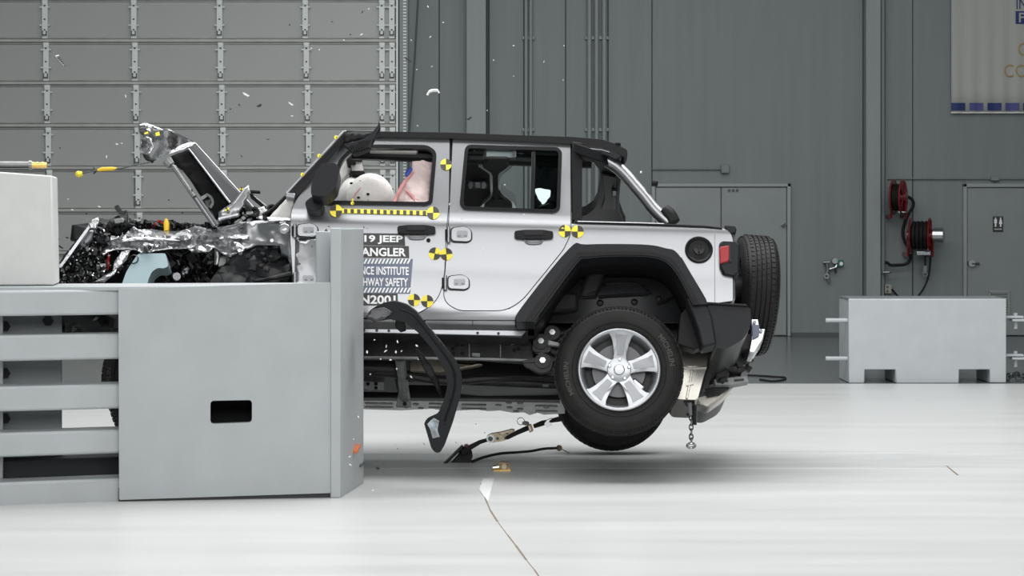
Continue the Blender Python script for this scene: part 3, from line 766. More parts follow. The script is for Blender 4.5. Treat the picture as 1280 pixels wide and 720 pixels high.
# black C pillar strip behind the rear door
band('pillar_cover', [(715, 176), (728, 178)], [(715.5, 276), (727.5, 279)], .035, .14, PLASTIC, bevel=.008)
band('roof_corner', [(716, 178), (750, 183), (768, 189), (778, 195)], [(728, 191), (745, 191.5), (757, 194), (770, 200)], .075, .16, PLASTIC2, bevel=.008)
# silver sport bar leg sweeping down to the tub
pts = [P(x, y, .16) for x, y in ((728, 195), (743, 196.5), (757, 200.5), (770, 208), (782, 219), (794, 233), (806, 247), (817, 261), (828, 272), (836, 279))]
bar_m = MB().tube(spl(pts, 5), .042, 14).build('sport_bar', SILVER, car)
MB().tube([P(829, 263, .158), P(834, 268, .158), P(838, 273, .158), P(841, 279, .158)], [.047, .054, .052, .05], 14).build('foam_sleeve', PLASTIC, bar_m)
mb = MB()
mb.tube(spl([P(x, y, .20) for x, y in ((778, 212), (788, 226), (800, 240), (812, 254), (824, 267), (830, 274))], 5), .018, 8)
mb.build('strap_cable', TRIM, bar_m)
mb = MB(); mb.tube(spl([P(x, y, .22) for x, y in ((786, 229), (793, 234), (800, 241), (806, 251))], 4), .03, 8, (1, .5)); mb.build('belt_latch', PLASTIC, bar_m)
p = P(787.5, 228.5, .2); MB().cyl(p + V((0, -.03, 0)), p + V((0, .03, 0)), .024, n=14).build('latch_knob', PLASTIC, bar_m)
p = P(818.5, 229.5, .14); MB().box(p, (.04, .05, .025)).build('clip', PLASTIC, bar_m, bevel=.006)
p = P(801, 216, .13); MB().ball(p, .011).build('snap', CHROME, bar_m)
# bed rail top edge
band('bed_rail', [(718, 275.2), (800, 278), (880, 281.5), (903, 284)], [(718, 278.4), (800, 281), (880, 284.2), (903, 286.8)], -.012, .10, TRIM, bevel=.004)
band('bed_rail_trim', [(722, 276), (800, 277.9), (830, 279)], [(722, 277.2), (800, 279), (830, 280)], -.016, -.010, CHROME, bevel=0)
# tail corner bits
band('tailgate_hinge', [(906, 281), (919, 282), (921, 287)], [(908, 292), (912, 293), (920, 290)], .03, .20, PLASTIC2, bevel=.006)
tl = band('tail_lamp', [(899, 304), (902, 301), (922, 302), (925, 306)], [(900, 334), (904, 342), (919, 345), (924, 341)], -.035, .16, PLASTIC2, bevel=.014)
lens = band('lens', [(899.5, 308.5), (910, 306.5), (911.5, 308)], [(900, 329.5), (910, 327), (911.5, 325)], -.044, -.02, RED, tl, bevel=.006)
band('lamp_frame', [(910.5, 305), (913, 305)], [(911.5, 328), (914, 328)], -.042, -.03, GLOSSBLK, tl, bevel=.003)
# fuel filler
c = PP(873.5, 312.5)
MF = Matrix.Translation((c.x, c.y, c.z))
ff = MB().lathe([(.088, .02), (.088, -.012), (.082, -.017), (.07, -.012), (.064, -.006), (.0, -.005)], MF, 36).build('fuel_filler', PLASTIC, car)
MB().lathe([(.036, -.004), (.034, -.016), (.0, -.018)], MF, 20).build('cap', GLOSSBLK, ff); MB().box(c + V((0, -.02, 0)), (.012, .016, .05)).build('cap_grip', PLASTIC2, ff)
# quarter seam
skin('panel_seam', [[(893, 288), (893.8, 288), (893.8, 379), (893, 379)]], .004, TRIMG, quarter, off=-.002, bevel=0)
# flare and wheel liner
FO_ = [(p.x, p.y) for p in spl([V((x, y, 0)) for x, y in ARCH_O], 5)]; FI_ = [(p.x, p.y) for p in spl([V((x, y, 0)) for x, y in ARCH_I], 5)]
flare = MB().plate([FO_ + FI_[::-1]], 0, .15, cfn(-.13)).build('fender_flare', PLASTIC2, car, bevel=.016, seg=3)
mid = [(a[0] * .45 + b[0] * .55, a[1] * .45 + b[1] * .55) for a, b in zip(FO_, FI_)]
inn = [(a[0] * .12 + b[0] * .88, a[1] * .12 + b[1] * .88) for a, b in zip(FO_, FI_)]
MB().plate([mid + inn[::-1]], 0, .03, cfn(-.138)).build('flare_ridge', PLASTIC, flare, bevel=.008)
def arch(k, y):                          # the liner's roof: the opening swept inwards
    return [P(x, yy, y) for x, yy in k]
A2 = spl([V((x, y, 0)) for x, y in ARCH_I], 3)
mb = MB(); rows = [-.06, .05, .2, .36]
mb.grid(lambda u, v: (lambda p, q: V((q.x, rows[round(v * 3)], q.z - .02 * 0)))(0, P(A2[round(u * (len(A2) - 1))].x + (0, 2, 4, 6)[round(v * 3)] * 0, A2[round(u * (len(A2) - 1))].y, -.10)), len(A2), 4)
o = mb.build('wheel_arch', TRIM, car); s_ = o.modifiers.new('s', 'SOLIDIFY'); s_.thickness = .006
def yl(u, v): return .33 - .10 * math.cos((u - 775) / 75 * PI / 2) if abs(u - 775) < 75 else .33
mb = MB()
LX0, LX1, LY0, LY1 = 676, 868, 312, 404
def lin(u, v):
    px = LX0 + u * (LX1 - LX0); py = LY0 + v * (LY1 - LY0)
    b = .34 - .16 * min(1, max(0, (py - 336) / 30)) * max(0, 1 - ((px - 772) / 96) ** 2)
    return P(px, py, b)
mb.grid(lin, 40, 24); liner = mb.build('wheel_liner', LINER, car)
s_ = liner.modifiers.new('s', 'SOLIDIFY'); s_.thickness = .01; s_.offset = 0
def lp(x, y, o=-.016): 
    b = .34 - .16 * min(1, max(0, (y - 336) / 30)) * max(0, 1 - ((x - 772) / 96) ** 2); return P(x, y, b + o)
mb = MB(); mb.tube([lp(x, y) for x, y in ((726, 372), (744, 371), (749, 361), (757, 355), (772, 353.5), (795, 354), (805, 358), (813, 366), (808, 367.5), (780, 369), (748, 371))], .010, 6); mb.build('liner_rib', PLASTIC, liner)
mb = MB(); mb.tube([lp(x, y) for x, y in ((822, 380), (833, 376), (845, 369))], [.006, .012, .006], 6); mb.build('liner_rib', PLASTIC, liner)
for x, y in ((750, 379), (793, 378), (823, 374)):
    MB().lathe([(.022, .0), (.022, -.012), (.014, -.016), (.012, -.006), (0, -.006)], Matrix.Translation(lp(x, y, 0)), 16).build('clip', PLASTIC, liner)
# rear part of the flare and bumper
fe = MB().plate([[(858, 372), (881, 371), (890, 395), (896, 430), (878, 434), (872, 410)]], 0, .15, cfn(-.10)).build('flare_end', PLASTIC2, car, bevel=.012)
MB().plate([[(850, 392), (864, 378), (880, 432), (868, 437), (846, 430)]], 0, .1, cfn(.05)).build('bumper_bracket', PLASTIC, car, bevel=.008)
bump = MB().plate([rnd([(883, 377.5, 2), (930, 381, 6), (938.5, 386, 3), (939, 405, 6), (930, 424, 8), (906, 437, 6), (893, 434, 4)], 3)], 0, 1.70, cfn(-.06)).build('rear_bumper', PLASTIC2, car, bevel=.02, seg=3)
MB().plate([[(882, 377), (932, 380), (936, 383), (884, 380)]], 0, .3, cfn(-.075)).build('bumper_lip', PLASTIC, bump, bevel=.004)
# hitch / crash-test bracket behind the bumper
hb_ = MB().plate([[(939, 399), (948, 399), (950, 411), (957, 411), (954, 424), (943, 441), (936, 440), (939, 425)]], 0, .20, cfn(.30)).build('hitch_bracket', CHROME, car, bevel=.006)
MB().plate([[(940, 405), (949, 406), (949, 420), (941, 424)]], 0, .01, cfn(.285)).build('hitch_plate', PRBLUE, hb_, bevel=.003)
for x, y in ((943, 403), (951, 414)):
    p = P(x, y, .296); MB().cyl(p, p + V((0, -.012, 0)), .012, n=6).build('bolt', ALLOY_G, hb_)
# tailgate, far side, floor
xt = P(918, 330, .1).x
MB().box2((xt - .04, .05, P(900, 378, .1).z), (xt, CW - .05, P(900, 286, .1).z)).build('tailgate', SILVER, car, bevel=.02)
far = lambda n, l, m, b=.006, off=0.: skin(n, l, .05, m, car, off=off, bevel=b, far=True)
ff_ = far('front_door', [fd, fwin[::-1]], SILVER)
fr_ = far('rear_door', [rdor, rwin[::-1]], SILVER)
far('quarter_panel', [quart], SILVER)
far('window_seal', [shrink(rwin, -.6), shrink(rwin, 3.8)[::-1]], GLOSSBLK, .004, -.006).parent = fr_
far('window_seal', [shrink(fwin, -.6), shrink(fwin, 4.2)[::-1]], GLOSSBLK, .004, -.006).parent = ff_
z0 = ZBOT
def zpix(px, py, y): return P(px, py, y).z
# far sill: pale strip with long slots
def ffn(y): return cfn(y)
slots = [[(a, b), (c_, b + .6), (c_, b + 2.2), (a, b + 1.7)] for a, c_, b in ((456, 491, 503), (456, 491, 507.5), (536, 560, 503.5), (536, 560, 508), (577, 608, 504.5), (577, 608, 509.5), (669, 697, 506), (669, 697, 512.5))]
ZF = P(560, 514, 1.50).z
qf = lambda o=0.: (lambda u, v, t: Q(u, v, ZF) + V((0, 0, o + t)))
fsill = MB().plate([[(440, 498), (560, 500), (600, 501), (640, 501), (700, 504), (706, 517), (680, 518.5), (672, 516), (662, 519), (655, 515.5), (640, 516), (625, 513), (610, 514), (596, 512), (560, 514), (540, 511), (500, 513), (440, 511)]], 0, .03, qf()).build('far_sill', FARSILL, car)
for sl in slots: MB().plate([sl], 0, .003, qf(-.004)).build('sill_slot', GLOSSBLK, fsill)
mb = MB()
for x, y in ((636, 503), (650, 503.5), (637, 509), (650, 511), (645, 514), (623, 506), (683, 509), (520, 505), (526, 510)):
    p = Q(x, y, ZF); mb.cyl(p + V((0, 0, -.004)), p, .022, n=10)
o = mb.build('sill_holes', GLOSSBLK, fsill); o['kind'] = 'stuff'
# underbody pan
mb = MB(); za = P(560, 421, .05).z; zb2 = P(560, 500, 1.47).z
xa_, xb_ = P(300, 420, .1).x, P(905, 420, .1).x
mb.box2((xa_, .06, ZBOT + .03), (P(660, 420, 0).x, CW - .06, ZBOT + .07)); mb.build('floor_pan', CHASSIS, car)
MB().box2((P(660, 420, 0).x, .40, ZBOT + .12), (xb_, CW - .40, ZBOT + .30)).build('floor_pan', CHASSIS, car)
MB().box2((P(660, 420, 0).x - .02, .08, ZBOT + .05), (P(660, 420, 0).x, CW - .08, ZBOT + .32)).build('kick_panel', CHASSIS, car)
# frame rails
nr = MB().plate([[(340, 421), (455, 421), (600, 423), (664, 424), (668, 452), (640, 450), (600, 447), (455, 446), (340, 446)]], 0, .08, cfn(.34)).build('frame_rail', CHASSIS, car, bevel=.01)
MB().plate([[(455, 445), (600, 447), (660, 449), (660, 451), (600, 449.5), (455, 447.5)]], 0, .02, cfn(.328)).build('rail_lip', CHGREY, nr)
rr = MB().plate([[(664, 424), (700, 400), (740, 388), (830, 388), (900, 412), (940, 418), (940, 438), (900, 436), (830, 412), (740, 412), (706, 424), (668, 452)]], 0, .08, cfn(.40)).build('frame_rail', CHASSIS, car, bevel=.01)
fr2 = MB().plate([[(340, 480), (455, 480), (600, 482), (700, 484), (700, 500), (600, 498), (455, 497), (340, 497)]], 0, .08, cfn(1.15)).build('frame_rail', CHASSIS, car, bevel=.01)
mb = MB()
for x, y in ((571, 431), (578, 431), (578, 442), (567, 442), (566, 436), (643, 438), (648, 436)):
    p = P(x, y, .338); mb.cyl(p, p + V((0, -.004, 0)), .013, n=10)
o = mb.build('rail_holes', GLOSSBLK, nr); o['kind'] = 'stuff'
for x in (586, 625): MB().plate([[(x, 424), (x + 1.2, 424), (x + 1.2, 446), (x, 446)]], 0, .02, cfn(.325)).build('rail_rib', CHGREY, nr)
MB().plate([rnd([(590, 441), (600, 441.5), (600, 446), (590, 445)], 1)], 0, .01, cfn(.332)).build('rail_slot', CHGREY, nr)
p = P(641, 428.5, .33); bm_ = MB().lathe([(.036, .0), (.036, -.012), (.02, -.02), (0, -.022)], Matrix.Translation(p) @ Matrix.Diagonal((1.0, 1, .45, 1)), 18).build('body_mount', CHROME, nr)
# underside: tan heat shield, cross member, grey skid, black tank
MB().plate([[(512, 450), (550, 450), (592, 453), (604, 455), (590, 458), (550, 465), (512, 463)]], 0, .2, cfn(.62)).build('heat_shield', TANPIPE, car, bevel=.008)
cm_ = MB().tube(spl([P(500, 448, .42), P(502, 465, .6), P(504, 480, .8), P(506, 495, 1.0), P(508, 505, 1.1)], 4), .034, 8).build('cross_member', CHGREY, car)
MB().plate([[(498, 488), (511, 490), (514, 508), (495, 508)]], 0, .03, cfn(1.02)).build('member_foot', CHGREY, cm_, bevel=.004)
for x, y in ((503, 496), (506, 505)):
    p = P(x, y, 1.012); MB().cyl(p, p + V((0, -.006, 0)), .014, n=10).build('bolt', GLOSSBLK, cm_)
sk = MB().plate([[(454, 475), (466, 475.5), (467, 478), (480, 477), (480, 487), (470, 486), (462, 487), (454, 484)]], 0, .02, cfn(.78)).build('skid_bracket', CHGREY, car, bevel=.003)
for x, y in ((460, 480), (470, 480), (470, 485)):
    p = P(x, y, .775); MB().cyl(p, p + V((0, -.004, 0)), .012, n=10).build('hole', GLOSSBLK, sk)
MB().box2((P(455, 460, .6).x - .7, .55, ZBOT - .10), (P(498, 460, .6).x, 1.05, ZBOT + .03)).build('transmission', CHASSIS, car, bevel=.03)
MB().tube([P(500, 470, .8), P(560, 474, .8), P(700, 480, .8)], .035, 12).build('driveshaft', CHASSIS, car)
MB().tube(spl([P(456, 464, .62), P(500, 468, .66), P(560, 476, .7), P(640, 470, .72), P(700, 472, .7)], 5), .03, 10).build('exhaust_pipe', CHASSIS, car)
xk0, xk1 = P(585, 470, .7).x, P(700, 470, .7).x
MB().plate([rnd([(560, 460), (600, 452), (700, 452), (720, 458), (715, 470), (600, 470), (566, 468)], 4)], 0, .46, cfn(.66)).build('fuel_tank', GLOSSBLK, car, bevel=.03, seg=3)
p = P(682, 482, .655); MB().box(p, (.04, .01, .016)).build('tank_label', ALLOY_G, car)
# muffler
pm = [P(x, y, .62) for x, y in ((842, 433), (889, 436))]
muf = MB().plate([rnd([(838, 430), (889, 436), (886, 447), (872, 500), (845, 499), (836, 480)], 5)], 0, .42, cfn(.30)).build('muffler', STEEL, car, bevel=.07, seg=5)
MB().plate([[(840, 458), (884, 457.5), (883, 460), (840, 461.5)]], 0, .44, cfn(.285)).build('muffler_seam', STEEL, muf, bevel=.004)
MB().plate([[(864, 462), (867, 462), (860, 498), (857, 498)]], 0, .02, cfn(.288)).build('muffler_seam', STEEL, muf, bevel=.003)
MB().plate([[(858, 479), (868, 477), (867, 480), (858, 482)]], 0, .02, cfn(.284)).build('muffler_seam', STEEL, muf)
tp = MB().plate([[(866, 497), (885, 493), (912, 481), (918, 483), (902, 498), (885, 510), (872, 505)]], 0, .16, cfn(.62)).build('tail_pipe', STEEL, car, bevel=.02)
MB().plate([[(880, 486), (915, 479), (910, 487), (898, 495), (884, 497)]], 0, .05, cfn(.60)).build('pipe_mouth', GLOSSBLK, tp)
# rear underside clutter
mb = MB(); R = random.Random(3)
for k in range(46):
    x, y = R.uniform(884, 934), R.uniform(438, 478)
    if x > 884 + (490 - y) * 1.2 + 10: continue
    mb.box(P(x, y, R.uniform(.5, .9)), (R.uniform(.03, .12), R.uniform(.03, .1), R.uniform(.02, .07)), Matrix.Rotation(R.uniform(-.6, .6), 3, 'Y'))
o = mb.build('rear_fittings', CHASSIS, car, bevel=.004, seg=1); o['kind'] = 'stuff'
MB().plate([[(892, 474), (934, 470), (936, 477), (915, 481), (894, 481)]], 0, .08, cfn(.55)).build('tow_plate', CHGREY, car, bevel=.004)
MB().plate([[(896, 476), (910, 474.5), (910, 477), (897, 478.5)]], 0, .01, cfn(.54)).build('tow_slot', GLOSSBLK, car)
MB().plate([[(918, 474), (930, 473), (930, 475.5), (918, 476.5)]], 0, .01, cfn(.54)).build('tow_slot', GLOSSBLK, car)
MB().cyl(P(905, 458, .6), P(927, 462, .6), .05, n=16).build('tow_socket', CHASSIS, car)
p = P(891, 449, .55); MB().box(p, (.06, .03, .02)).build('wire_tie', REDW, car)
p = P(896, 461, .55); MB().box(p, (.02, .03, .04)).build('wire_tie', BRASS, car)

# ------------------------------------------------------------------ wheels
TP = [(.240, .05), (.250, .028), (.256, .012), (.266, .006), (.30, .0), (.325, -.001), (.350, .004), (.372, .016), (.386, .030), (.394, .040), (.397, .052)]
gro = []
for g0 in (.076, .107, .138, .169): gro += [(.399, g0 - .006), (.390, g0 - .004), (.390, g0 + .004), (.399, g0 + .006)]
TP = TP + gro + [(.397, .193)] + [(r, .245 - h) for r, h in TP[:-1][::-1]]
def star(rv):                            # radial outline of a spoke in the wheel plane
    return rv
_wc = {}
def make_wheel(name, Mw, rim=True, spin=0., letters=True, parent=car):
    t = None
    def put(key, mk, nm, m, par, **k):
        if key in _wc:
            o = bpy.data.objects.new(nm, _wc[key].data); COL.objects.link(o); o.parent = par
            for md in _wc[key].modifiers:
                if md.type == 'BEVEL':
                    b = o.modifiers.new('bevel', 'BEVEL'); b.width = md.width; b.segments = md.segments; b.limit_method = 'ANGLE'; b.angle_limit = md.angle_limit
        else:
            o = mk().build(nm, m, par, **k); _wc[key] = o
        return o
    t = put('tire', lambda: MB().lathe(TP, None, 88), name, RUBBER, parent, angle=30)
    t.matrix_local = Mw
    def tread():
        mb = MB()
        for row, (y0, y1) in enumerate(((.046, .068), (.084, .100), (.115, .131), (.146, .162), (.178, .200))):
            n = 64
            for k in range(n):
                a = 2 * PI * (k + .25 * row) / n; Rm = Matrix.Rotation(-a, 3, 'Y')
                mb.box(Rm @ V((.3985, (y0 + y1) / 2, 0)), (.006, y1 - y0, .029), Rm)
        return mb
    o = put('tread', tread, 'tread_blocks', RUBBER, t, smooth=False); o['kind'] = 'stuff'
    def shoulder():
        mb = MB(); n = 100
        for s in (0, 1):
            for k in range(n):
                a = 2 * PI * k / n; Rm = Matrix.Rotation(-a, 3, 'Y'); y = .0265 if not s else .245 - .0265
                mb.box(Rm @ V((.3805, y, 0)), (.018, .006, .011), Rm @ Matrix.Rotation(-.7 if not s else .7, 3, 'Z'))
        return mb
    o = put('shoulder', shoulder, 'shoulder_blocks', RUBBER, t, smooth=False); o['kind'] = 'stuff'
    def ring():
        mb = MB()
        for r_ in (.290, .362): mb.lathe([(r_ - .0015, .004), (r_, -.005 if r_ < .33 else .004), (r_ + .0015, .004)], None, 72)
        return mb
    put('ring', ring, 'sidewall_ring', RUBBER, t)
    if letters:
        def arc(mb, txt, r0, r1, a0, a1):
            text_mb(mb, txt, lambda u, v: (lambda a, r: V((r * math.cos(a), -.0035, r * math.sin(a))))(math.radians(a0 + (a1 - a0) * u), r0 + (r1 - r0) * v))
        def let():
            mb = MB(); arc(mb, 'MICHELIN', .314, .343, 208, 172); return mb
        put('let', let, 'sidewall_lettering', RUBBER_L, t)
        def let2():
            mb = MB(); arc(mb, 'MICHELIN', .312, .345, 40, 4); return mb
        put('let2', let2, 'sidewall_lettering', RUBBER_L, t)
    if rim:
        def rimm():
            mb = MB(); mb.lathe([(.238, .05), (.2545, .014), (.2565, .002), (.252, -.005), (.243, -.006), (.236, -.001), (.228, .012), (.215, .05), (.205, .10), (.21, .22)], None, 72)
            sp = [(.05, .040), (.09, .040), (.13, .045), (.17, .053), (.20, .063), (.218, .076), (.232, .098)]
            for k in range(5):
                a = math.radians(86 + 72 * k + spin); ca, sa = math.cos(a), math.sin(a)
                poly = [(r, -h) for r, h in sp] + [(.240, -.07), (.245, 0), (.240, .07)] + [(r, h) for r, h in sp[::-1]]
                mb.plate([poly], 0, .045, lambda u, v, tt: V((u * ca - v * sa, .014 - .016 * ((u - .05) / .19) ** 2 + tt, u * sa + v * ca)))
            mb.lathe([(.0, .006), (.05, .006), (.074, .010), (.08, .02), (.08, .06)], None, 40)
            return mb
        rm = put('rim', rimm, 'rim', ALLOY, t, bevel=.005)
        for k in range(5):
            a = math.radians(86 + 72 * k + spin); ca, sa = math.cos(a), math.sin(a)
            def inl(ca=ca, sa=sa):
                mb = MB(); poly = rnd([(.088, -.021), (.19, -.031), (.216, -.040), (.220, .040), (.19, .031), (.088, .021)], .006)
                return mb.plate([poly], 0, .006, lambda u, v, tt: V((u * ca - v * sa, .009 - .016 * ((u - .05) / .19) ** 2 + tt, u * sa + v * ca)))
            put('inl%d' % k, inl, 'spoke_pad', ALLOY_G, t, bevel=.003, seg=1)
            def nut(ca=ca, sa=sa): return MB().cyl(V((.0635 * ca, .012, .0635 * sa)), V((.0635 * ca, -.012, .0635 * sa)), .0125, .010, n=6)
            put('nut%d' % k, nut, 'lug_nut', CHROME, t, bevel=.003)
            def well(ca=ca, sa=sa): return MB().lathe([(.016, -.001), (.020, .002), (.021, .008)], Matrix.Translation((.0635 * ca, .004, .0635 * sa)), 14)
        put('cap', lambda: MB().lathe([(.034, .01), (.034, -.006), (.028, -.012), (0, -.013)], None, 32), 'hub_cap', ALLOY, t)
        put('disc', lambda: MB().lathe([(0, .075), (.165, .075), (.168, .08), (.168, .095), (0, .095)], None, 40), 'brake_disc', mat('brake_disc_grey', (.10, .10, .105), .4, .5) if 'brake_disc_grey' not in MATS else MATS['brake_disc_grey'], t)
        put('back', lambda: MB().lathe([(0, .12), (.205, .12)], None, 40), 'rim_barrel', CHASSIS, t)
        put('cal', lambda: MB().box((.11, .065, -.095), (.09, .05, .06), Matrix.Rotation(.7, 3, 'Y')), 'caliper', CHROME, t, bevel=.012)
    return t
NW = W(774, 462, 12.82)
alpha = math.radians(9.4)
def axle_frame(n, dx, al, turn=0.):
    a = V((dx, math.cos(al), -math.sin(al))).normalized(); x = V((1, 0, 0)); z = x.cross(a).normalized(); x = a.cross(z)
    M_ = Matrix.Identity(4)
    for i in range(3): M_[i][0], M_[i][1], M_[i][2], M_[i][3] = x[i], a[i], z[i], n[i]
    return M_ @ Matrix.Rotation(turn, 4, 'Z')
MA = axle_frame(NW, .02, alpha)
make_wheel('wheel', CI @ MA)
MFar = MA @ Matrix.Translation((0, 1.843, 0)) @ Matrix.Rotation(PI, 4, 'Z')
make_wheel('wheel', CI @ MFar)
# axle, links, shocks
A = lambda x, y, z: CI @ (MA @ V((x, y, z)))
MB().tube([A(0, .15, 0), A(0, 1.7, 0)], .045, 12).build('axle_tube', CHASSIS, car)
MB().ball(A(0, .95, 0), .14).build('differential', CHASSIS, car)
MB().tube([A(.05, .32, -.02), P(872, 412, .42)], [.03, .045], 12).build('shock_absorber', CHASSIS, car)
MB().tube([A(.02, .36, .05), P(815, 400, .45)], .02, 8).build('bump_stop', CHASSIS, car)
co = []
c0, c1 = A(-.02, .42, .05), P(768, 395, .50)
for k in range(80):
    t_ = k / 79; p = c0.lerp(c1, t_); th = t_ * 2 * PI * 6; co.append(p + V((.07 * math.cos(th), .07 * math.sin(th), 0)))
MB().tube(co, .010, 6).build('coil_spring', CHASSIS, car)
for (x0_, y0_, w0_), (x1_, y1_, w1_), r_ in (((676, 431, .34), (716, 452, .33), .035), ((678, 455, .34), (720, 470, .33), .035), ((690, 420, .4), (742, 404, .4), .028)):
    lk = MB().tube([P(x0_, y0_, w0_), P(x1_, y1_, w1_)], r_, 10).build('control_arm', CHASSIS, car)
    p = P(x0_, y0_, w0_); MB().cyl(p + V((0, -.07, 0)), p + V((0, .05, 0)), .05, n=18).build('bushing', CHASSIS, lk)
    MB().cyl(p + V((0, -.085, 0)), p + V((0, -.068, 0)), .02, n=6).build('bolt', CHROME, lk)
MB().plate([rnd([(667, 421), (680, 418), (690, 425), (688, 440), (672, 443), (665, 438)], 4)], 0, .04, cfn(.28)).build('arm_bracket', CHASSIS, car, bevel=.006)
MB().plate([rnd([(653, 451), (668, 447), (684, 444), (692, 452), (688, 464), (676, 467), (655, 456)], 4)], 0, .04, cfn(.28)).build('arm_bracket', CHASSIS, car, bevel=.006)
MB().plate([[(684, 424), (700, 428), (702, 433), (684, 431)]], 0, .04, cfn(.25)).build('arm_sleeve', CHGREY, car, bevel=.01)
# spare tire on the tailgate
sc_ = P(940.5, 369, .80)
MS = Matrix.Translation(sc_) @ Matrix.Rotation(math.radians(-90 + 7), 4, 'Z') @ Matrix.Translation((0, -.12, 0))
MS = Matrix.Translation(sc_) @ Matrix.Rotation(math.radians(1.5), 4, 'Y') @ Matrix.Rotation(math.radians(90 + 5), 4, 'Z') @ Matrix.Translation((0, -.12, 0))
make_wheel('spare_tire', MS, letters=False)
MB().cyl(V((xt - .02, .8, sc_.z)), V((sc_.x, .8, sc_.z)), .12, n=20).build('spare_carrier', PLASTIC, car)
# front near wheel, jammed behind the barrier, and the far one
MFn = axle_frame(W(196, 466, 13.0), .02, math.radians(12), math.radians(-14)); make_wheel('wheel', CI @ MFn)
MFf = axle_frame(W(215, 500, 14.55), .02, math.radians(9)) @ Matrix.Rotation(PI, 4, 'Z') ; make_wheel('wheel', CI @ MFf)

# ------------------------------------------------------------------ car: hinges, handles, stickers, placards
def hinge(x0, y0, x1, y1, par):
    w_, h_ = x1 - x0, y1 - y0
    sh = lambda d: rnd([(x0 + w_ * .18 - d, y0 + h_ * .12 - d), (x0 + w_ * .75, y0 - d), (x1 + d, y0 + h_ * .25), (x1 + d, y1 - h_ * .12), (x1 - w_ * .15, y1 + d), (x0 + w_ * .18 - d, y1 - h_ * .05 + d)], h_ * .25, 4)
    hb0 = skin('hinge', [sh(1.5)], .008, GLOSSBLK, par, off=-.005, bevel=0, cuts=0)
    skin('hinge_plate', [sh(-.1)], .02, SILVER, hb0, off=-.018, bevel=.005, cuts=0)
    skin('hinge_recess', [rnd([(x0 + w_ * .4, y0 + h_ * .3), (x0 + w_ * .85, y0 + h_ * .3), (x0 + w_ * .85, y0 + h_ * .72), (x0 + w_ * .4, y0 + h_ * .75)], 2)], .004, ALLOY_G, hb0, off=-.021, bevel=.002, cuts=0)
    a, b = PP(x0 + 1.6, y0, -.022), PP(x0 + 1.6, y1, -.022)
    MB().cyl(a, b, .011, n=12).build('hinge_barrel', SILVER, hb0); MB().cyl(a.lerp(b, .15) + V((-.012, .004, 0)), a.lerp(b, .85) + V((-.012, .004, 0)), .010, n=10).build('hinge_knuckle', GLOSSBLK, hb0)
    for fx in (.5, .76):
        p = PP(x0 + w_ * fx, y0 + h_ * .5, -.022); MB().cyl(p, p + V((0, -.006, 0)), .009, n=8).build('bolt', ALLOY_G, hb0)
    return hb0
hinge(367, 280, 397, 297, car); hinge(367, 341, 397, 356, car)
hinge(559, 284, 589, 303, car); hinge(555, 344.5, 586, 362.5, car)
def handle(x0, x1, yc, par):
    h = skin('door_handle', [rnd([(x0, yc - 4), (x0 + 13, yc - 5.5), (x1 - 13, yc - 5.5), (x1, yc - 3.5), (x1, yc + 4), (x1 - 14, yc + 5.5), (x0 + 14, yc + 5.5), (x0, yc + 4)], 3)], .03, PLASTIC, par, off=-.034, bevel=.009, cuts=0)
    xm = (x0 + x1) / 2
    skin('handle_cup', [rnd([(xm - 10.5, yc - 7.5), (xm + 10.5, yc - 7.5), (xm + 12.5, yc + 6), (xm + 8, yc + 9), (xm - 8, yc + 9), (xm - 12.5, yc + 6)], 3)], .01, ALLOY_G, h, off=-.006, bevel=.003, cuts=0)
    p = [PP(xm + dx, yc + dy, -.012) for dx, dy in ((-11, 5), (-8, 8.4), (0, 9.2), (8, 8.4), (11, 5))]
    MB().tube(spl(p, 3), .007, 6).build('handle_rim', ALLOY, h)
    skin('handle_grip', [rnd([(xm - 12, yc - 3.4), (xm + 12, yc - 3.4), (xm + 12, yc + 1.5), (xm - 12, yc + 1.5)], 1.5)], .006, PLASTIC2, h, off=-.040, bevel=.002, cuts=0)
    return h
handle(497, 544.5, 289, front_door); handle(643, 691.5, 295, rear_door)
p = PP(535.5, 300.5, -.002); lk = MB().cyl(p, p + V((0, -.006, 0)), .013, n=16).build('door_lock', TRIM, front_door)
def target(cx, cy, r=7.8, turn=0., par=car, off=-.004, plane=None, mk=1):
    f = (lambda u, v, t: PP(u, v, off) + V((0, t, 0))) if plane is None else (lambda u, v, t: P(u, v, plane) + V((0, t, 0)))
    g_ = lambda u, v, t: f(u, v, t) - V((0, .0016, 0))
    s = MB().plate([circ(cx, cy, r, 28)], 0, .002, f).build('target_sticker', YEL, par)
    for a in (0, PI):
        q = [(cx, cy)] + circ(cx, cy, r * .985, 9, a + turn, a + turn + PI / 2, True)
        MB().plate([q], 0, .001, g_).build('target_quadrant', BLK, s)
    return s
target(420, 263.3, turn=PI / 2 * 1 + PI / 2); target(541.5, 266, turn=PI / 2); target(557.5, 205.5, 7, turn=PI / 2 * 3); target(543.5, 317, turn=0.2); target(558, 317.8, turn=PI / 2 - .1)
target(517.5, 375, turn=PI / 2 * 1.0); target(534, 376.5, turn=PI / 2); target(706, 289, turn=0); target(722, 289.5, turn=PI / 2)
strip = MB(); 
strip.plate([[(426, 260.5), (536, 263.3), (536, 268.8), (426, 266.3)]], 0, .002, lambda u, v, t: PP(u, v, -.004) + V((0, t, 0)))
st = strip.build('scale_strip', YEL, front_door)
sqx = None
for k in range(13):
    x = 430 + k * 8.2; y = 261 + (x - 426) * .0255
    MB().plate([[(x, y), (x + 4.2, y + .1), (x + 4.2, y + 5), (x, y + 4.9)]], 0, .001, lambda u, v, t: PP(u, v, -.0056) + V((0, t, 0))).build('scale_square', BLK, st)
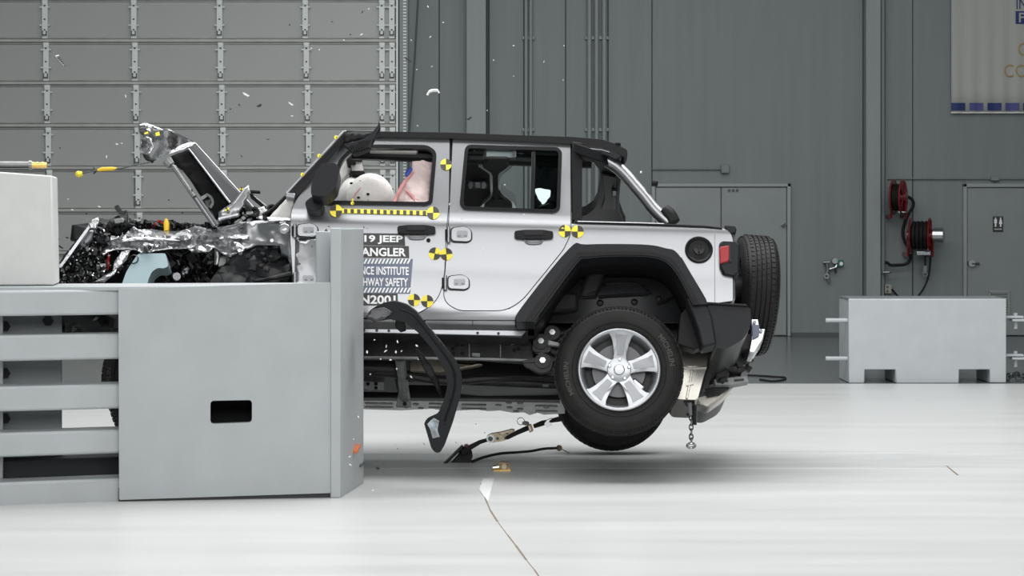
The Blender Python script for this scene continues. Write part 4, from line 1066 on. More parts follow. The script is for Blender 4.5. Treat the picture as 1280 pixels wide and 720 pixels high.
def sticker(cx, cy, m=YEL, r=2.2, plane=.0, par=car):
    s = MB().plate([circ(cx, cy, r, 12)], 0, .002, lambda u, v, t: P(u, v, plane) + V((0, t, 0))).build('small_marker', m, par)
    MB().plate([[(cx, cy), (cx + r * .8, cy - r * .4), (cx + r * .3, cy + r * .8)]], 0, .001, lambda u, v, t: P(u, v, plane - .002) + V((0, t, 0))).build('marker_quadrant', BLK, s)
sticker(440.5, 254, plane=-.02); sticker(441, 250, YEL, 1.6, plane=-.02)
def quadf(tl, tr, br, bl, off):
    tl, tr, br, bl = V(tl), V(tr), V(br), V(bl)
    return lambda u, v: (lambda q: PP(q.x, q.y, off))(bl.lerp(br, u).lerp(tl.lerp(tr, u), v))
def placard(quad, m, texts, stripes=()):
    s = MB().plate([list(quad)], 0, .002, lambda u, v, t: PP(u, v, -.004) + V((0, t, 0))).build('placard', m, front_door)
    for tx, q, bold in texts:
        mb = MB(); text_mb(mb, tx, quadf(*q, -.0062), bold); mb.build('lettering', WHITE, s)
    return s
placard([(427, 291), (505.5, 292), (506.5, 307), (427, 306)], PRBLK, [('2019 JEEP', ((436, 293.6), (503.5, 294.4), (503.5, 305.4), (436, 304.6)), .03)])
placard([(425, 307), (511, 307.6), (511.5, 322.4), (425, 321.6)], PRBLK, [('WRANGLER', ((428, 309.4), (507.5, 310), (507.5, 320.6), (428, 320)), .03)])
pb = placard([(420, 322.4), (516, 323.6), (512.5, 367), (420, 366)], PRBLUE, [('INSURANCE INSTITUTE', ((421, 332.6), (511, 333.6), (511, 344), (421, 343)), .02), ('FOR HIGHWAY SAFETY', ((421, 347), (510, 347.6), (510, 358), (421, 357.4)), .02)])
hatch = None
for y0, y1 in ((323.6, 329.6), (359.6, 365.8)):
    for k in range(20):
        x = 423 + k * 4.5
        MB().plate([[(x + 2.8, y0), (x + 5, y0), (x + 2, y1), (x - .2, y1)]], 0, .001, lambda u, v, t: PP(u, v, -.0058) + V((0, t, 0))).build('hatch_stripe', WHITE, pb, smooth=False)
placard([(440, 366.6), (497, 367.2), (497.5, 382), (440, 381.4)], PRBLK, [('N2001', ((450, 368.8), (494.5, 369.2), (494.5, 380.2), (450, 379.8)), .03)])

crumple('door_dent', [(369, 299), (380, 297), (400, 296), (408, 286), (413, 290), (412, 360), (368, 360)], lambda x, y: -.012 - .03 * max(0, (x - 384) / 28) * max(0, 1 - abs(y - 318) / 45), .022, 71, SILVER, front_door, step=7, thick=.004, freq=3, angle=60, jag=.2)
# ------------------------------------------------------------------ car: windshield frame, mirror, interior, roof bars
band('windshield_frame', [(357.5, 242), (430.5, 164)], [(369, 249), (437.5, 168.5)], .02, .12, GLOSSBLK, bevel=.008)
band('frame_edge', [(356, 241), (429, 162.8), (433, 162.6)], [(358.6, 242.6), (430.6, 164.8), (433, 164.4)], .0, .10, ALLOY, bevel=.003)
band('frame_foot', [(357, 240.5), (369, 241.5)], [(357, 246), (368.5, 248)], .0, .10, SILVER, bevel=.004)
for x, y in ((420, 171.5), (399, 194.5), (378, 218)): sticker(x, y, YEL, 2.4, plane=-.006)
MB().add([P(357, 242, .1), P(431, 164, .1), P(431, 164, .1) + V((0, 1.36, 0)), P(357, 242, .1) + V((0, 1.36, 0))], [(0, 1, 2, 3)]).build('windshield', PANE, car)
hz_ = P(433, 168, .1).z
MB().box2((P(432, 168, .1).x - .02, .1, hz_ - .05), (P(440, 168, .1).x, CW - .15, hz_)).build('windshield_header', PLASTIC, car, bevel=.012)
a0, a1 = P(357, 242, .1), P(431, 164, .1)
MB().tube([a0 + V((0, CW - .22, 0)), a1 + V((0, CW - .22, 0))], .035, 10).build('far_pillar', SILVER, car)
mir = MB().plate([rnd([(389, 231, 4), (395, 213, 5), (404, 204, 4), (420, 203.5, 5), (424.5, 211, 4), (420, 234, 5), (408, 245.5, 6), (388.5, 244, 5)], 4)], 0, .16, cfn(-.24)).build('side_mirror', PLASTIC2, car, bevel=.03, seg=4)
MB().plate([rnd([(380.5, 253, 4), (391, 244.5, 4), (404.5, 249, 4), (403, 261, 4), (395, 264.5, 4), (384, 261.5, 4)], 4)], 0, .14, cfn(-.10)).build('mirror_base', PLASTIC2, mir, bevel=.02, seg=3)
MB().tube([P(399, 246, -.14), P(402, 240, -.16)], .035, 10).build('mirror_stalk', PLASTIC, mir)
em = PP(355.3, 286.2, -.01); e_ = MB().lathe([(.036, .012), (.036, -.004), (.030, -.008), (.027, 0)], Matrix.Translation(em), 30).build('round_badge', ALLOY, car)
MB().cyl(em + V((0, .008, 0)), em + V((0, -.001, 0)), .03, n=24).build('badge_face', ALLOY_G, e_); MB().plate([[(351.5, 287.3), (355, 286), (357, 284.6), (358.8, 286.6), (356, 288.4)]], 0, .003, lambda u, v, t: P(u, v, em.y - .004) + V((0, t, 0))).build('badge_emblem', WHITE, e_)

ZC1 = ZROOF - .055
def ceil_plate(name, poly, z, h, m, parent=car, bevel=.006):
    return MB().plate([poly], 0, h, lambda u, v, t: Q(u, v, z) + V((0, 0, t))).build(name, m, parent, bevel=bevel)
Hb = [(598, 208.5), (603.5, 198.5), (608, 196.3), (636, 197), (641, 196.8), (645, 196), (644, 204), (638.5, 211.5), (627, 219.5), (626, 224), (626, 240), (630, 245), (642, 253), (645.5, 260), (645.5, 270), (600, 270), (602, 257), (613.5, 247), (613.5, 222), (611, 217), (598.5, 209)]
bb = ceil_plate('sport_bar_crossbar', Hb, ZC1, .07, ALLOY)
Hd = [(602.5, 206), (605.5, 200.5), (609, 198.2), (634.5, 198.8), (637, 201), (636.6, 207.5), (632, 211.5), (624, 217), (622.5, 221), (622.5, 241), (626, 246), (636, 253.5), (640, 260), (640, 268), (604, 268), (606, 257.5), (615.8, 248), (615.8, 221), (613.5, 216.5), (604, 210)]
ceil_plate('bar_trim', Hd, ZC1 - .02, .018, HEADL, bb, .005)
ceil_plate('trim_panel', [(604.5, 206), (610, 200), (634, 201), (634, 207), (624, 213), (614, 212.5)], ZC1 - .028, .01, TRIM, bb, .004)
for x in (616, 625): 
    p = Q(x, 249, ZC1 - .022); MB().ball(p, .012, None, 8, 6).build('bar_bolt', GLOSSBLK, bb)
rf = ceil_plate('roof_panel', [(570, 192), (604, 192), (606, 196.5), (600, 207), (612, 219), (613, 245), (600, 258), (600, 274), (566, 272)], ZC1 + .03, .02, HEADL, bevel=0)
dl = ceil_plate('dome_light', rnd([(588, 227.5), (608, 228), (609, 236), (589, 235.5)], 2), ZC1 + .005, .025, PLASTIC2, rf, .004)
ceil_plate('dome_lens', rnd([(594, 229.5), (600, 229.7), (600.5, 235), (594.5, 234.7)], 1), ZC1 - .004, .01, BLOCKG, dl, .002)
for xx in (588.5, 605): ceil_plate('dome_button', rnd([(xx - 2, 228), (xx + 2, 228.2), (xx + 2.6, 231.5), (xx + 1, 236), (xx - 2, 236), (xx - 3, 232)], 1.2), ZC1 - .002, .008, ALLOY_G, dl, .002)
Hc = [(716, 190), (736, 197), (752, 202), (764, 207), (776, 214), (779, 219), (776, 228), (774.5, 245), (774, 262), (779, 276), (782, 282), (716, 284), (722, 272), (732, 268.5), (742, 261), (746.5, 251), (748.5, 236), (750, 222), (749, 213), (742, 204), (728, 200)]
cb = ceil_plate('rear_crossbar', Hc, ZC1 - .03, .07, PLASTIC)
ceil_plate('bar_trim', [(752, 218), (770, 222), (769, 262), (752, 262), (756, 250)], ZC1 - .045, .014, PLASTIC2, cb, .006)
cl = ceil_plate('cargo_lamp', rnd([(764.5, 238.5), (771.5, 238.7), (771.5, 246.5), (764.5, 246.2)], 1), ZC1 - .06, .02, TRIM, cb, .003)
ceil_plate('lamp_lens', [(766, 240), (770, 240.1), (770, 245.2), (766, 245)], ZC1 - .066, .01, BLOCKW, cl, .002)
yb1 = CW - prof(ZROOF) - .06
MB().tube([V((P(440, 170, .1).x, yb1, ZC1 + .01)), V((P(780, 190, .1).x, yb1, ZC1 + .01))], .04, 10).build('far_roof_bar', PLASTIC, car)
MB().tube([V((P(440, 170, .1).x, yr + .10, ZC1 + .03)), V((P(740, 190, .1).x, yr + .10, ZC1 + .01))], .04, 10).build('near_roof_bar', PLASTIC, car)
MB().tube(spl([P(x, y, .16) + V((0, CW - .32, 0)) for x, y in ((736, 192), (757, 200.5), (770, 208), (794, 233), (817, 261), (836, 279))], 5), .042, 12).build('far_sport_bar', SILVER, car)
mb = MB(); R = random.Random(12)
for k in range(10):
    x = 588 + k * 8; mb.box(P(x, 190 + R.uniform(-1.5, 1.5), .18), (R.uniform(.02, .06), .03, R.uniform(.015, .035)))
o = mb.build('rail_fittings', PLASTIC2, car); o['kind'] = 'stuff'
band('header_trim', [(462, 186.2), (522, 188)], [(462, 189), (520, 190.4)], .12, .16, INWHITE, bevel=.003)
MB().plate([[(667, 180), (704, 180), (700, 268), (667, 268)]], 0, .03, cfn(.34)).build('quarter_trim', TRIM, car)
lm = MB().plate([rnd([(668.5, 236), (675, 235), (681, 236.5), (688.5, 237.5), (687.5, 245), (682, 251), (678.5, 254), (674, 249)], 2)], 0, .03, cfn(.2)).build('reflection_plate', mat('reflection_glow', (1, 1, .97), .4, emit=6.5), car, bevel=.004)  # added glowing plate, stands in for a lamp reflected in the tinted glass
mb = MB(); R = random.Random(5)
for k in range(22): mb.box(P(R.uniform(670, 696), R.uniform(205, 258), R.uniform(.22, .32)), (R.uniform(.01, .07), .02, R.uniform(.01, .05)), Matrix.Rotation(R.uniform(-1, 1), 3, 'Y'))
o = mb.build('quarter_clutter', GLITTER, car); o['kind'] = 'stuff'
# airbags and paint
ab = MB().ball(P(463, 249, .45), (.158, .20, .165), None, 32, 20).build('driver_airbag', AIRB, car)
MB().ball(P(442, 247, .65), (.10, .18, .13), None, 24, 14).build('airbag_fold', AIRB, ab)
mb = MB(); c_ = P(463, 249, .45)
mb.tube([c_ + V((-.115 + .03 * k, -.185, -.10 + .075 * k - .012 * k * k)) for k in range(5)], .0035, 5); mb.build('airbag_seam', PINKS, ab)
for x, y in ((460, 242.5), (448, 247), (439, 229)): 
    p = P(x, y, .25); MB().ball(p, (.011, .004, .008), None, 8, 6).build('airbag_vent', TRIM, ab)
PK = [(518.4, 189), (525, 186.3), (542.4, 187.5), (541, 205), (538.5, 220), (536.6, 240), (535, 258), (488, 258), (491.4, 249), (498.7, 235.6), (510.4, 218), (515.5, 208), (516.5, 197.7)]
ca = crumple('curtain_airbag', PK, lambda x, y: .26 - .06 * math.cos((x - 525) / 20), .05, 3, PINK, car, step=3.2, thick=.02, freq=10, angle=80, jag=.2)
crumple('pink_smear', [(499, 234), (511, 217), (515, 211), (517, 216), (508, 228), (500, 242), (494, 256), (489, 256)], .19, .02, 5, PINKS, ca, step=3, thick=.006, freq=8, angle=80, jag=.3)
crumple('pink_smear', [(518, 252), (506, 238), (508, 236.5), (520, 247), (534, 250), (534, 255)], .19, .02, 6, PINKS, ca, step=3, thick=.005, freq=8, angle=80, jag=.3)
crumple('blue_smear', [(506, 219), (508, 213), (513, 209), (516, 211), (513, 217), (508, 221)], .18, .01, 7, BLUE, ca, step=2.5, thick=.005, angle=80, jag=.3)
crumple('pillar_trim', [(421, 232), (424, 215), (431, 198), (438, 196), (440, 211), (432, 222), (421, 236)], .55, .02, 8, INWHITE, car, step=4, angle=50)
rv = MB().plate([rnd([(437, 201), (452.5, 201), (454, 214), (440, 213)], 1.5)], 0, .10, cfn(.50)).build('rear_view_mirror', INWHITE, car, bevel=.01)
MB().plate([rnd([(435, 193), (449, 192.5), (453, 199), (452, 202), (436, 201)], 2)], 0, .11, cfn(.49)).build('mirror_cap', TRIM, rv, bevel=.01)
MB().plate([rnd([(437, 214), (454, 213), (457, 217), (440, 218.5)], 1)], 0, .10, cfn(.50)).build('mirror_base', TRIM, rv, bevel=.006)
MB().plate([[(440, 194), (443.5, 194), (443.5, 200), (440, 200)]], 0, .01, cfn(.48)).build('mirror_clip', WHITE, rv)
MB().plate([[(405, 256), (420, 232), (440, 222), (446, 240), (452, 258)]], 0, .02, cfn(.75)).build('dash_top', SILVER, car)
MB().box2((P(372, 300, .2).x, .10, ZBOT + .1), (P(410, 300, .2).x, CW - .1, ZBELT - .03)).build('dashboard', TRIM, car, bevel=.04)
for nm, x, y0, y1 in (('front_seat', 575, .16, .68), ('front_seat', 575, .90, 1.42), ('rear_seat', 745, .2, 1.38)):
    X = P(x, 300, .2).x
    s = MB().hexa([V((X - .12, y0, ZBOT + .3)), V((X + .02, y0, ZBOT + .3)), V((X + .12, y0, ZBELT - .04)), V((X + .02, y0, ZBELT - .04))], [V((X - .12, y1, ZBOT + .3)), V((X + .02, y1, ZBOT + .3)), V((X + .12, y1, ZBELT - .04)), V((X + .02, y1, ZBELT - .04))]).build(nm, TRIM, car, bevel=.03)
    MB().box2((X - .55, y0, ZBOT + .22), (X - .1, y1, ZBOT + .36)).build('seat_cushion', TRIM, s, bevel=.03)

# ------------------------------------------------------------------ car: the crushed front
EB = [(66, 420), (68, 352), (70, 338), (82, 320), (96, 300), (112, 282), (122, 274), (135, 278), (143, 275), (150, 271), (160, 268.5), (158, 281), (170, 279), (185, 277), (203, 278), (212, 283), (228, 284), (264, 283), (268, 292), (366, 296), (366, 420)]
eng = crumple('engine_bay', EB, .62, .10, 11, ENGINE, car, step=8, thick=.05, freq=12)
far_f = crumple('far_fender', [(88, 300), (90, 282), (110, 280), (200, 282), (262, 281), (268, 286), (268, 300), (200, 300), (110, 305)], 1.25, .04, 12, PLASTIC, car, step=9, thick=.03)
F1 = [(125, 316), (133.4, 303), (139.5, 295), (152, 297), (158, 291.5), (167, 283.5), (173, 287), (190, 287), (205, 289), (219, 290), (225, 289), (243.6, 283), (269.5, 286.6), (291, 280.5), (308, 277.5), (312, 290), (309, 309), (301.6, 314), (288, 323), (277, 316), (266.5, 309.5), (237.5, 310.5), (219, 311), (194.5, 313.5), (182, 316.5), (167, 312), (145.6, 311.4), (133.4, 316), (127, 322)]
fen = crumple('torn_fender', F1, lambda x, y: .16 + .10 * math.sin((y - 283) * .32) * .35, .085, 14, CRUMP, car, step=3.6, thick=.006, freq=9, angle=26, st=(.38, 1.25))
F2 = [(306, 277.8), (329, 275), (341, 277), (366.5, 276.5), (367, 338), (363, 330), (359.7, 322), (352, 319.5), (350, 307), (320, 307.5), (303, 314), (300, 300)]
cow = crumple('cowl_side', F2, lambda x, y: .10 - .07 * max(0, (x - 320) / 46), .05, 15, SILVER, car, step=5, thick=.008, freq=6, angle=35)
crumple('fender_tear', [(290, 302), (298, 303), (308, 311), (301, 316), (296, 313)], .10, .03, 16, CHROME, fen, step=3, freq=8)
crumple('fender_lip', [(232, 308), (262, 305), (267, 309), (262, 315), (240, 316)], .10, .05, 17, CRUMP, fen, step=3.5, freq=10)
crumple('fender_lip', [(170, 310), (182, 303), (192, 306), (190, 313), (176, 318)], .09, .05, 18, CRUMP, fen, step=3.5, freq=10)
crumple('fender_fold', [(268, 309), (277, 314), (274, 326), (272, 332), (268, 331)], .2, .02, 19, SILVER, fen, step=4)
crumple('fender_fold', [(150, 300), (170, 296), (200, 297), (225, 300), (225, 302.5), (200, 301), (170, 301), (152, 304)], .085, .03, 29, CRUMP, fen, step=3, freq=9)
for x, y in ((181.5, 311.5), (187, 309), (299.5, 313.5), (340, 301)):
    p = P(x, y, .06); MB().cyl(p + V((0, .05, 0)), p + V((0, -.008, 0)), .012, n=10).build('rivet', GLOSSBLK if x < 290 else WHITE, fen)
crumple('cowl_panel', [(334, 274), (346, 261), (357, 250), (367, 247), (367, 276), (340, 277)], .06, .03, 20, INWHITE, car, step=5)
crumple('cowl_strip', [(333, 271.5), (366, 273), (367, 277), (335, 277)], .03, .015, 21, CHROME, car, step=4)
wl_ = crumple('front_wheel_liner', [(258, 380), (262, 352), (272, 338), (288, 324), (302, 315), (320, 308), (349, 307.5), (352, 320), (360, 323), (364, 345), (367, 352), (367, 380)], .16, .07, 22, LINER, car, step=6, thick=.012, freq=9)
crumple('liner_flap', [(310, 338), (311, 324), (318, 319), (323, 326), (321, 340)], .06, .02, 23, PLASTIC2, wl_, step=4)
crumple('liner_edge', [(314, 350), (340, 345), (366, 338), (366, 345), (340, 350), (318, 354)], .05, .02, 24, PLASTIC2, wl_, step=5)
for x, y in ((327, 318), (330, 325), (326, 333), (333, 338), (338, 322)):
    crumple('liner_tear', [(x - 4, y), (x, y - 3), (x + 5, y - 1), (x + 2, y + 3)], .07, .02, int(x), TRIM, wl_, step=3)
wb_ = MB().plate([rnd([(150, 362, 0), (154.8, 348), (158, 339.5), (167, 325, 8), (173, 317, 3), (207, 316.5, 3), (210.6, 332.6, 3), (205, 335.6, 3), (197.6, 334.6, 4), (190, 339, 6), (184.6, 351, 4), (184, 362, 0)], 4, 5)], 0, .14, cfn(.10)).build('washer_bottle', BOTTLE, car, bevel=.025, seg=3)
MB().lathe([(.026, -.004), (.032, 0), (.026, .004)], Matrix.Translation(P(167, 324, .09)), 18, True).build('hose_clip', GLOSSBLK, wb_)
blade = MB().plate([[(73, 334), (92, 306), (111, 280), (121, 272.5), (123.5, 276), (113, 285), (95, 310), (77, 335)]], 0, .02, cfn(.05)).build('grille_edge', CHROME, car, bevel=.004)
MB().plate([[(95, 306), (110, 287), (118, 286), (115, 299), (104, 310)]], 0, .08, cfn(.09)).build('lamp_ring', ALLOY_G, car, bevel=.015)
crumple('bumper_tip', [(110, 280), (116, 274), (123, 272), (124, 278), (119, 286), (113, 285)], .02, .03, 25, CRUMP, car, step=3)
crumple('torn_bracket', [(118, 352), (130, 345), (146, 336), (143, 343), (132, 352)], .08, .03, 26, CRUMP, car, step=4)
crumple('torn_bracket', [(140, 340), (143, 327), (152, 314), (163, 313), (158, 325), (150, 334)], .12, .05, 27, CRUMP, car, step=4)
MB().plate([[(141, 273.5), (154, 271.5), (157, 278), (143, 280)]], 0, .12, cfn(.3)).build('relay_box', CHGREY, car, bevel=.008)
MB().plate([[(154, 275), (158, 273), (160, 284), (155, 283)]], 0, .12, cfn(.28)).build('relay_box', PLASTIC2, car, bevel=.008)
MB().tube([P(208.2, 289, .22), P(208.2, 279, .22), P(207.6, 273.5, .22)], [.017, .02, .008], 8).build('dipstick_handle', YELP, car)
for k, (x, y) in enumerate(((199, 278), (195, 282), (202, 281))):
    MB().tube(spl([P(x - 4, y + 2, .35), P(x, y - 2, .33), P(x + 3, y + 1, .36), P(x + 5, y + 5, .4)], 4), .009, 6).build('red_wire', REDW, car)
for x, y in ((134, 322), (134, 330)): MB().tube(spl([P(x, y - 6, .2), P(x + 1.5, y, .18), P(x, y + 7, .22)], 4), .009, 6).build('red_wire', REDW, car)
def shards(name, poly, n, y0, y1, s0, s1, m, seed, parent=car):
    R = random.Random(seed); mb = MB(); k = 0
    xs = [p[0] for p in poly]; ys = [p[1] for p in poly]
    while k < n:
        x, y = R.uniform(min(xs), max(xs)), R.uniform(min(ys), max(ys))
        if not inside((x, y), poly): continue
        k += 1; s = R.uniform(s0, s1)
        E = Matrix.Rotation(R.uniform(0, 6.3), 3, 'X') @ Matrix.Rotation(R.uniform(0, 6.3), 3, 'Y') @ Matrix.Rotation(R.uniform(0, 6.3), 3, 'Z')
        mb.box(P(x, y, R.uniform(y0, y1)), (s, s * R.uniform(.3, .9), s * R.uniform(.12, .5)), E)
    o = mb.build(name, m, parent, smooth=False); o['kind'] = 'stuff'; return o
PL = [(69, 354), (70, 342), (84, 322), (98, 304), (116, 286), (128, 280), (136, 298), (126, 312), (124, 326), (134, 340), (126, 354)]
shards('engine_shards', PL, 1500, .10, .5, .015, .055, ENGINE, 31)
shards('bright_shards', PL, 150, .06, .2, .008, .02, CHROME, 32)
shards('grey_shards', PL, 260, .1, .3, .012, .04, CHGREY, 33)
shards('engine_shards', [(120, 290), (140, 278), (215, 280), (264, 283), (268, 291), (220, 292), (160, 296)], 500, .3, .6, .015, .06, ENGINE, 34)
shards('engine_shards', [(205, 318), (266, 314), (276, 330), (264, 352), (190, 352)], 170, .35, .6, .02, .08, ENGINE, 35)
shards('bright_shards', [(190, 345), (215, 325), (262, 330), (262, 352)], 12, .2, .3, .015, .035, CHROME, 36)
shards('bright_shards', [(126, 296), (160, 290), (168, 345), (128, 345)], 26, .1, .3, .012, .03, CHROME, 37)
shards('cowl_clutter', [(285, 268), (300, 262), (340, 260), (352, 266), (335, 277), (290, 280)], 200, .2, .6, .015, .07, ENGINE, 38)
shards('cowl_clutter', [(268, 275), (300, 268), (345, 262), (350, 272), (290, 282)], 26, .1, .25, .015, .05, CHGREY, 39)
crumple('cowl_grille', [(272, 284), (285, 268), (310, 262), (345, 262), (352, 268), (335, 278), (300, 280)], .66, .05, 40, ENGINE, car, step=7, thick=.03)
MB().cyl(P(221, 345.5, .25), P(221, 345.5, .20), .025, n=16).build('pulley', CHROME, car)
MB().plate([[(272, 322), (284, 322), (282, 331), (273, 333)]], 0, .03, cfn(.2)).build('bracket', CHGREY, car, bevel=.004)
# hood, buckled upward
def hy(x, y): return .28 + .12 * math.sin((x - 172) * .11) + .0015 * (y - 160) * 4
HC = [(172.8, 156.5), (181.5, 153.5), (190, 157), (200, 160), (211.7, 162), (227, 169), (241, 176), (243.5, 179.6), (233, 185.5), (213.6, 192), (200, 197), (192, 203), (187, 200.5), (180.5, 198.5), (177.6, 193.6), (174.7, 187), (176.7, 174), (173.7, 164.4)]
hood = crumple('hood', HC, hy, .13, 51, CRUMP, car, step=3.4, thick=.008, freq=8, angle=26, st=(.8, .8))
crumple('hood_edge', [(206, 193.5), (222, 184), (236, 178), (244, 178), (242, 182), (233, 186), (214, 192.5)], .10, .02, 52, CHROME, hood, step=3, freq=5)
crumple('hood_fold', [(173, 156), (182, 153), (196, 159), (206, 163), (198, 163), (185, 160), (176, 160)], .14, .04, 53, CHROME, hood, step=3, freq=9)
crumple('hood_fold', [(181, 170), (189, 173), (192, 184), (186, 194), (181, 192), (187, 183)], .12, .04, 54, CRUMP, hood, step=3, freq=9)
crumple('hood_tip', [(177, 191), (184, 193), (193, 200), (191, 204), (182, 200)], .10, .03, 55, PLASTIC, hood, step=3)
MB().plate([[(180, 166.2), (185, 164), (185.5, 166.5), (181, 168)]], 0, .004, cfn(.12)).build('hood_marker', YEL, hood); MB().plate([[(194, 166), (199, 164.5), (200, 169), (195, 170)]], 0, .004, cfn(.10)).build('hood_marker', YEL, hood)
a_, b_, c_, d_ = P(235, 186, .06), P(243, 178.6, .34), P(317, 258, .34), P(287, 253, .06)
hs_ = MB().hexa([a_, b_, c_, d_], [q + V((0.01, .02, -.01)) for q in (a_, b_, c_, d_)])  .build('hood_flange', HOODSHADE, car, bevel=.006)
MB().plate([[(242, 178), (245, 178.6), (318, 259), (314, 259)]], 0, .03, cfn(.32)).build('flange_edge', CHROME, hs_, bevel=.003)
MB().plate([[(234.5, 185.5), (237, 185.5), (288.5, 252.5), (286.5, 254)]], 0, .03, cfn(.05)).build('flange_edge', CHROME, hs_, bevel=.003)
crumple('hood_underside', [(213, 196), (235, 186.5), (262, 221), (288, 254), (276, 270), (268, 284), (262, 270), (254, 250), (240, 228), (228, 213), (216, 205)], lambda x, y: .2 + (y - 190) * .002, .04, 56, TRIM, car, step=7, thick=.03)
crumple('hood_underside_tear', [(252, 252), (262, 246), (268, 254), (264, 262), (270, 276), (263, 276)], .16, .05, 57, ENGINE, car, step=4)
p0_, p1_ = P(213, 203, .14), P(268, 283, .14)
sp_ = MB().tube([p0_, p1_], .013, 8).build('hood_strut', ALLOY_G, car)
MB().tube([P(217, 208, .12), P(243, 246, .12)], .017, 8).build('strut_sleeve', CHGREY, sp_)
MB().tube([P(247, 246, .14), P(272, 281, .14)], .012, 8).build('strut_rod', CHGREY, sp_)
MB().tube([P(209, 201, .14), P(214, 207, .14)], [.035, .028], 10).build('strut_pivot', CHGREY, sp_)
MB().plate([[(246, 249), (258, 242), (260, 245), (249, 253)]], 0, .02, cfn(.16)).build('strut_bracket', ALLOY_G, sp_)
MB().tube(spl([P(258, 243, .12), P(264, 247, .12), P(266, 254, .12), P(263, 260, .12)], 4), .009, 6).build('latch_wire', CHGREY, sp_)
hp = crumple('hood_corner', [(273, 273), (273, 265.5), (289.4, 254), (302, 238), (311, 231.5), (312, 242), (306, 254), (299, 265), (297, 268.5)], .04, .015, 58, SILVER, car, step=6, freq=4, angle=60, jag=.1)
MB().plate([[(273, 272), (298, 267), (298, 269), (273, 274)]], 0, .03, cfn(.03)).build('corner_edge', CHROME, hp)
target(283.8, 261.6, 2.7, .3, car, plane=.0); target(301.7, 236.4, 2.3, .9, car, plane=.0)
MB().plate([[(312.5, 237.4), (325, 238.2), (325, 240.4), (312.5, 239.8)]], 0, .03, cfn(.2)).build('wiper_tip', TRIM, car, bevel=.004)
MB().plate([[(311, 240.5), (335.5, 259.5), (330, 260), (313, 246)], ], 0, .03, cfn(.25)).build('wiper_arm', TRIM, car, bevel=.003)
MB().plate([[(311, 240), (312.5, 239.6), (336.5, 259), (335, 260)]], 0, .02, cfn(.24)).build('wiper_edge', CHROME, car)
crumple('cowl_bracket', [(318, 262), (330, 258), (334, 268), (326, 276), (316, 270)], .15, .04, 59, CRUMP, car, step=4)
for x, y, r in ((318, 266, .035), (348, 263, .04), (340, 262, .03)): MB().lathe([(r * .6, -.02), (r, -.02), (r, .06), (r * .6, .06)], Matrix.Translation(P(x, y, .15)), 16, True).build('cowl_duct', TRIM, car)
MB().tube(spl([P(328, 283 - 14, .1), P(340, 262, .1), P(350, 253, .1), P(357, 246, .1)], 4), .012, 6).build('cowl_hose', TRIM, car)

# ------------------------------------------------------------------ loose pieces round the car
def wt(pts, Y): return [W(x, y, Y) for x, y in pts]
# the torn front fender flare, hanging in the air in front of the sill
YFl = 12.45
FO = [(458, 395, 4), (464, 386, 4), (478, 379, 6), (492, 376, 4), (508, 380.5), (520, 389), (540, 414), (557, 435), (572, 455, 8), (578, 472, 8), (576, 494, 8), (566, 528), (556, 556), (550, 566, 3), (544, 566, 3), (539, 560), (530, 529, 2), (534, 524, 2), (547, 518, 3), (555, 500), (560, 480, 8), (555, 460, 8), (540, 436), (523, 416), (506, 403), (488, 399), (470, 402, 3)]
fo = [(p[0], p[1]) + ((p[2],) if len(p) > 2 else ()) for p in FO]
fl_ = thing('torn_flare', 'black curved fender flare torn off, hanging in air beside barrier', 'car part', W(540, 470, YFl))
fof = lambda o=0.: (lambda u, v, t: W(u, v, YFl) + V((0, o + t, 0)) - fl_.location)
MB().plate([rnd(fo, 3, 3)], 0, .10, fof()).build('flare_body', PLASTIC2, fl_, bevel=.02, seg=3)
MB().tube([fof(-.002)(p.x, p.y, 0) for p in spl([V((x, y, 0)) for x, y in ((500, 386), (516, 393), (532, 412), (549, 434), (564, 456), (569, 474), (566, 496), (556, 526))], 5)], .012, 8, (1, .5)).build('flare_ridge', PLASTIC, fl_)
R = random.Random(9)
crumple('flare_scuff', [(534, 530), (542, 522), (549, 526), (547, 538), (550, 546), (541, 548), (538, 538)], -.006, .006, 60, mat('scuffed_plastic', (.30, .34, .37), .6, noise_amt=.5, noise_scale=30), fl_, step=3, thick=.003, fn=lambda u, v, o: fof(o)(u, v, 0))
crumple('torn_liner', [(518, 436), (527, 444), (540, 462), (548, 478), (552, 500), (547, 494), (540, 480), (530, 466), (522, 450)], .12, .05, 61, PLASTIC, fl_, step=4, thick=.01, fn=lambda u, v, o: fof(o)(u, v, 0))
crumple('torn_tab', [(494, 400), (505, 403), (507, 414), (500, 416), (493, 409)], .06, .04, 62, TRIM, fl_, step=4, thick=.01, fn=lambda u, v, o: fof(o)(u, v, 0))
crumple('torn_root', [(457, 396), (466, 386), (480, 384), (492, 390), (480, 399), (468, 403)], -.01, .03, 63, GLITTER, fl_, step=4, thick=.01, fn=lambda u, v, o: fof(o)(u, v, 0))
for x, y in ((531, 401), (552, 430), (566, 470), (556, 530), (543, 561), (537, 417), (521, 405), (562, 500)):
    MB().cyl(fof(-.008)(x, y, 0), fof(.01)(x, y, 0), .007, n=8).build('rivet', GLOSSBLK, fl_)
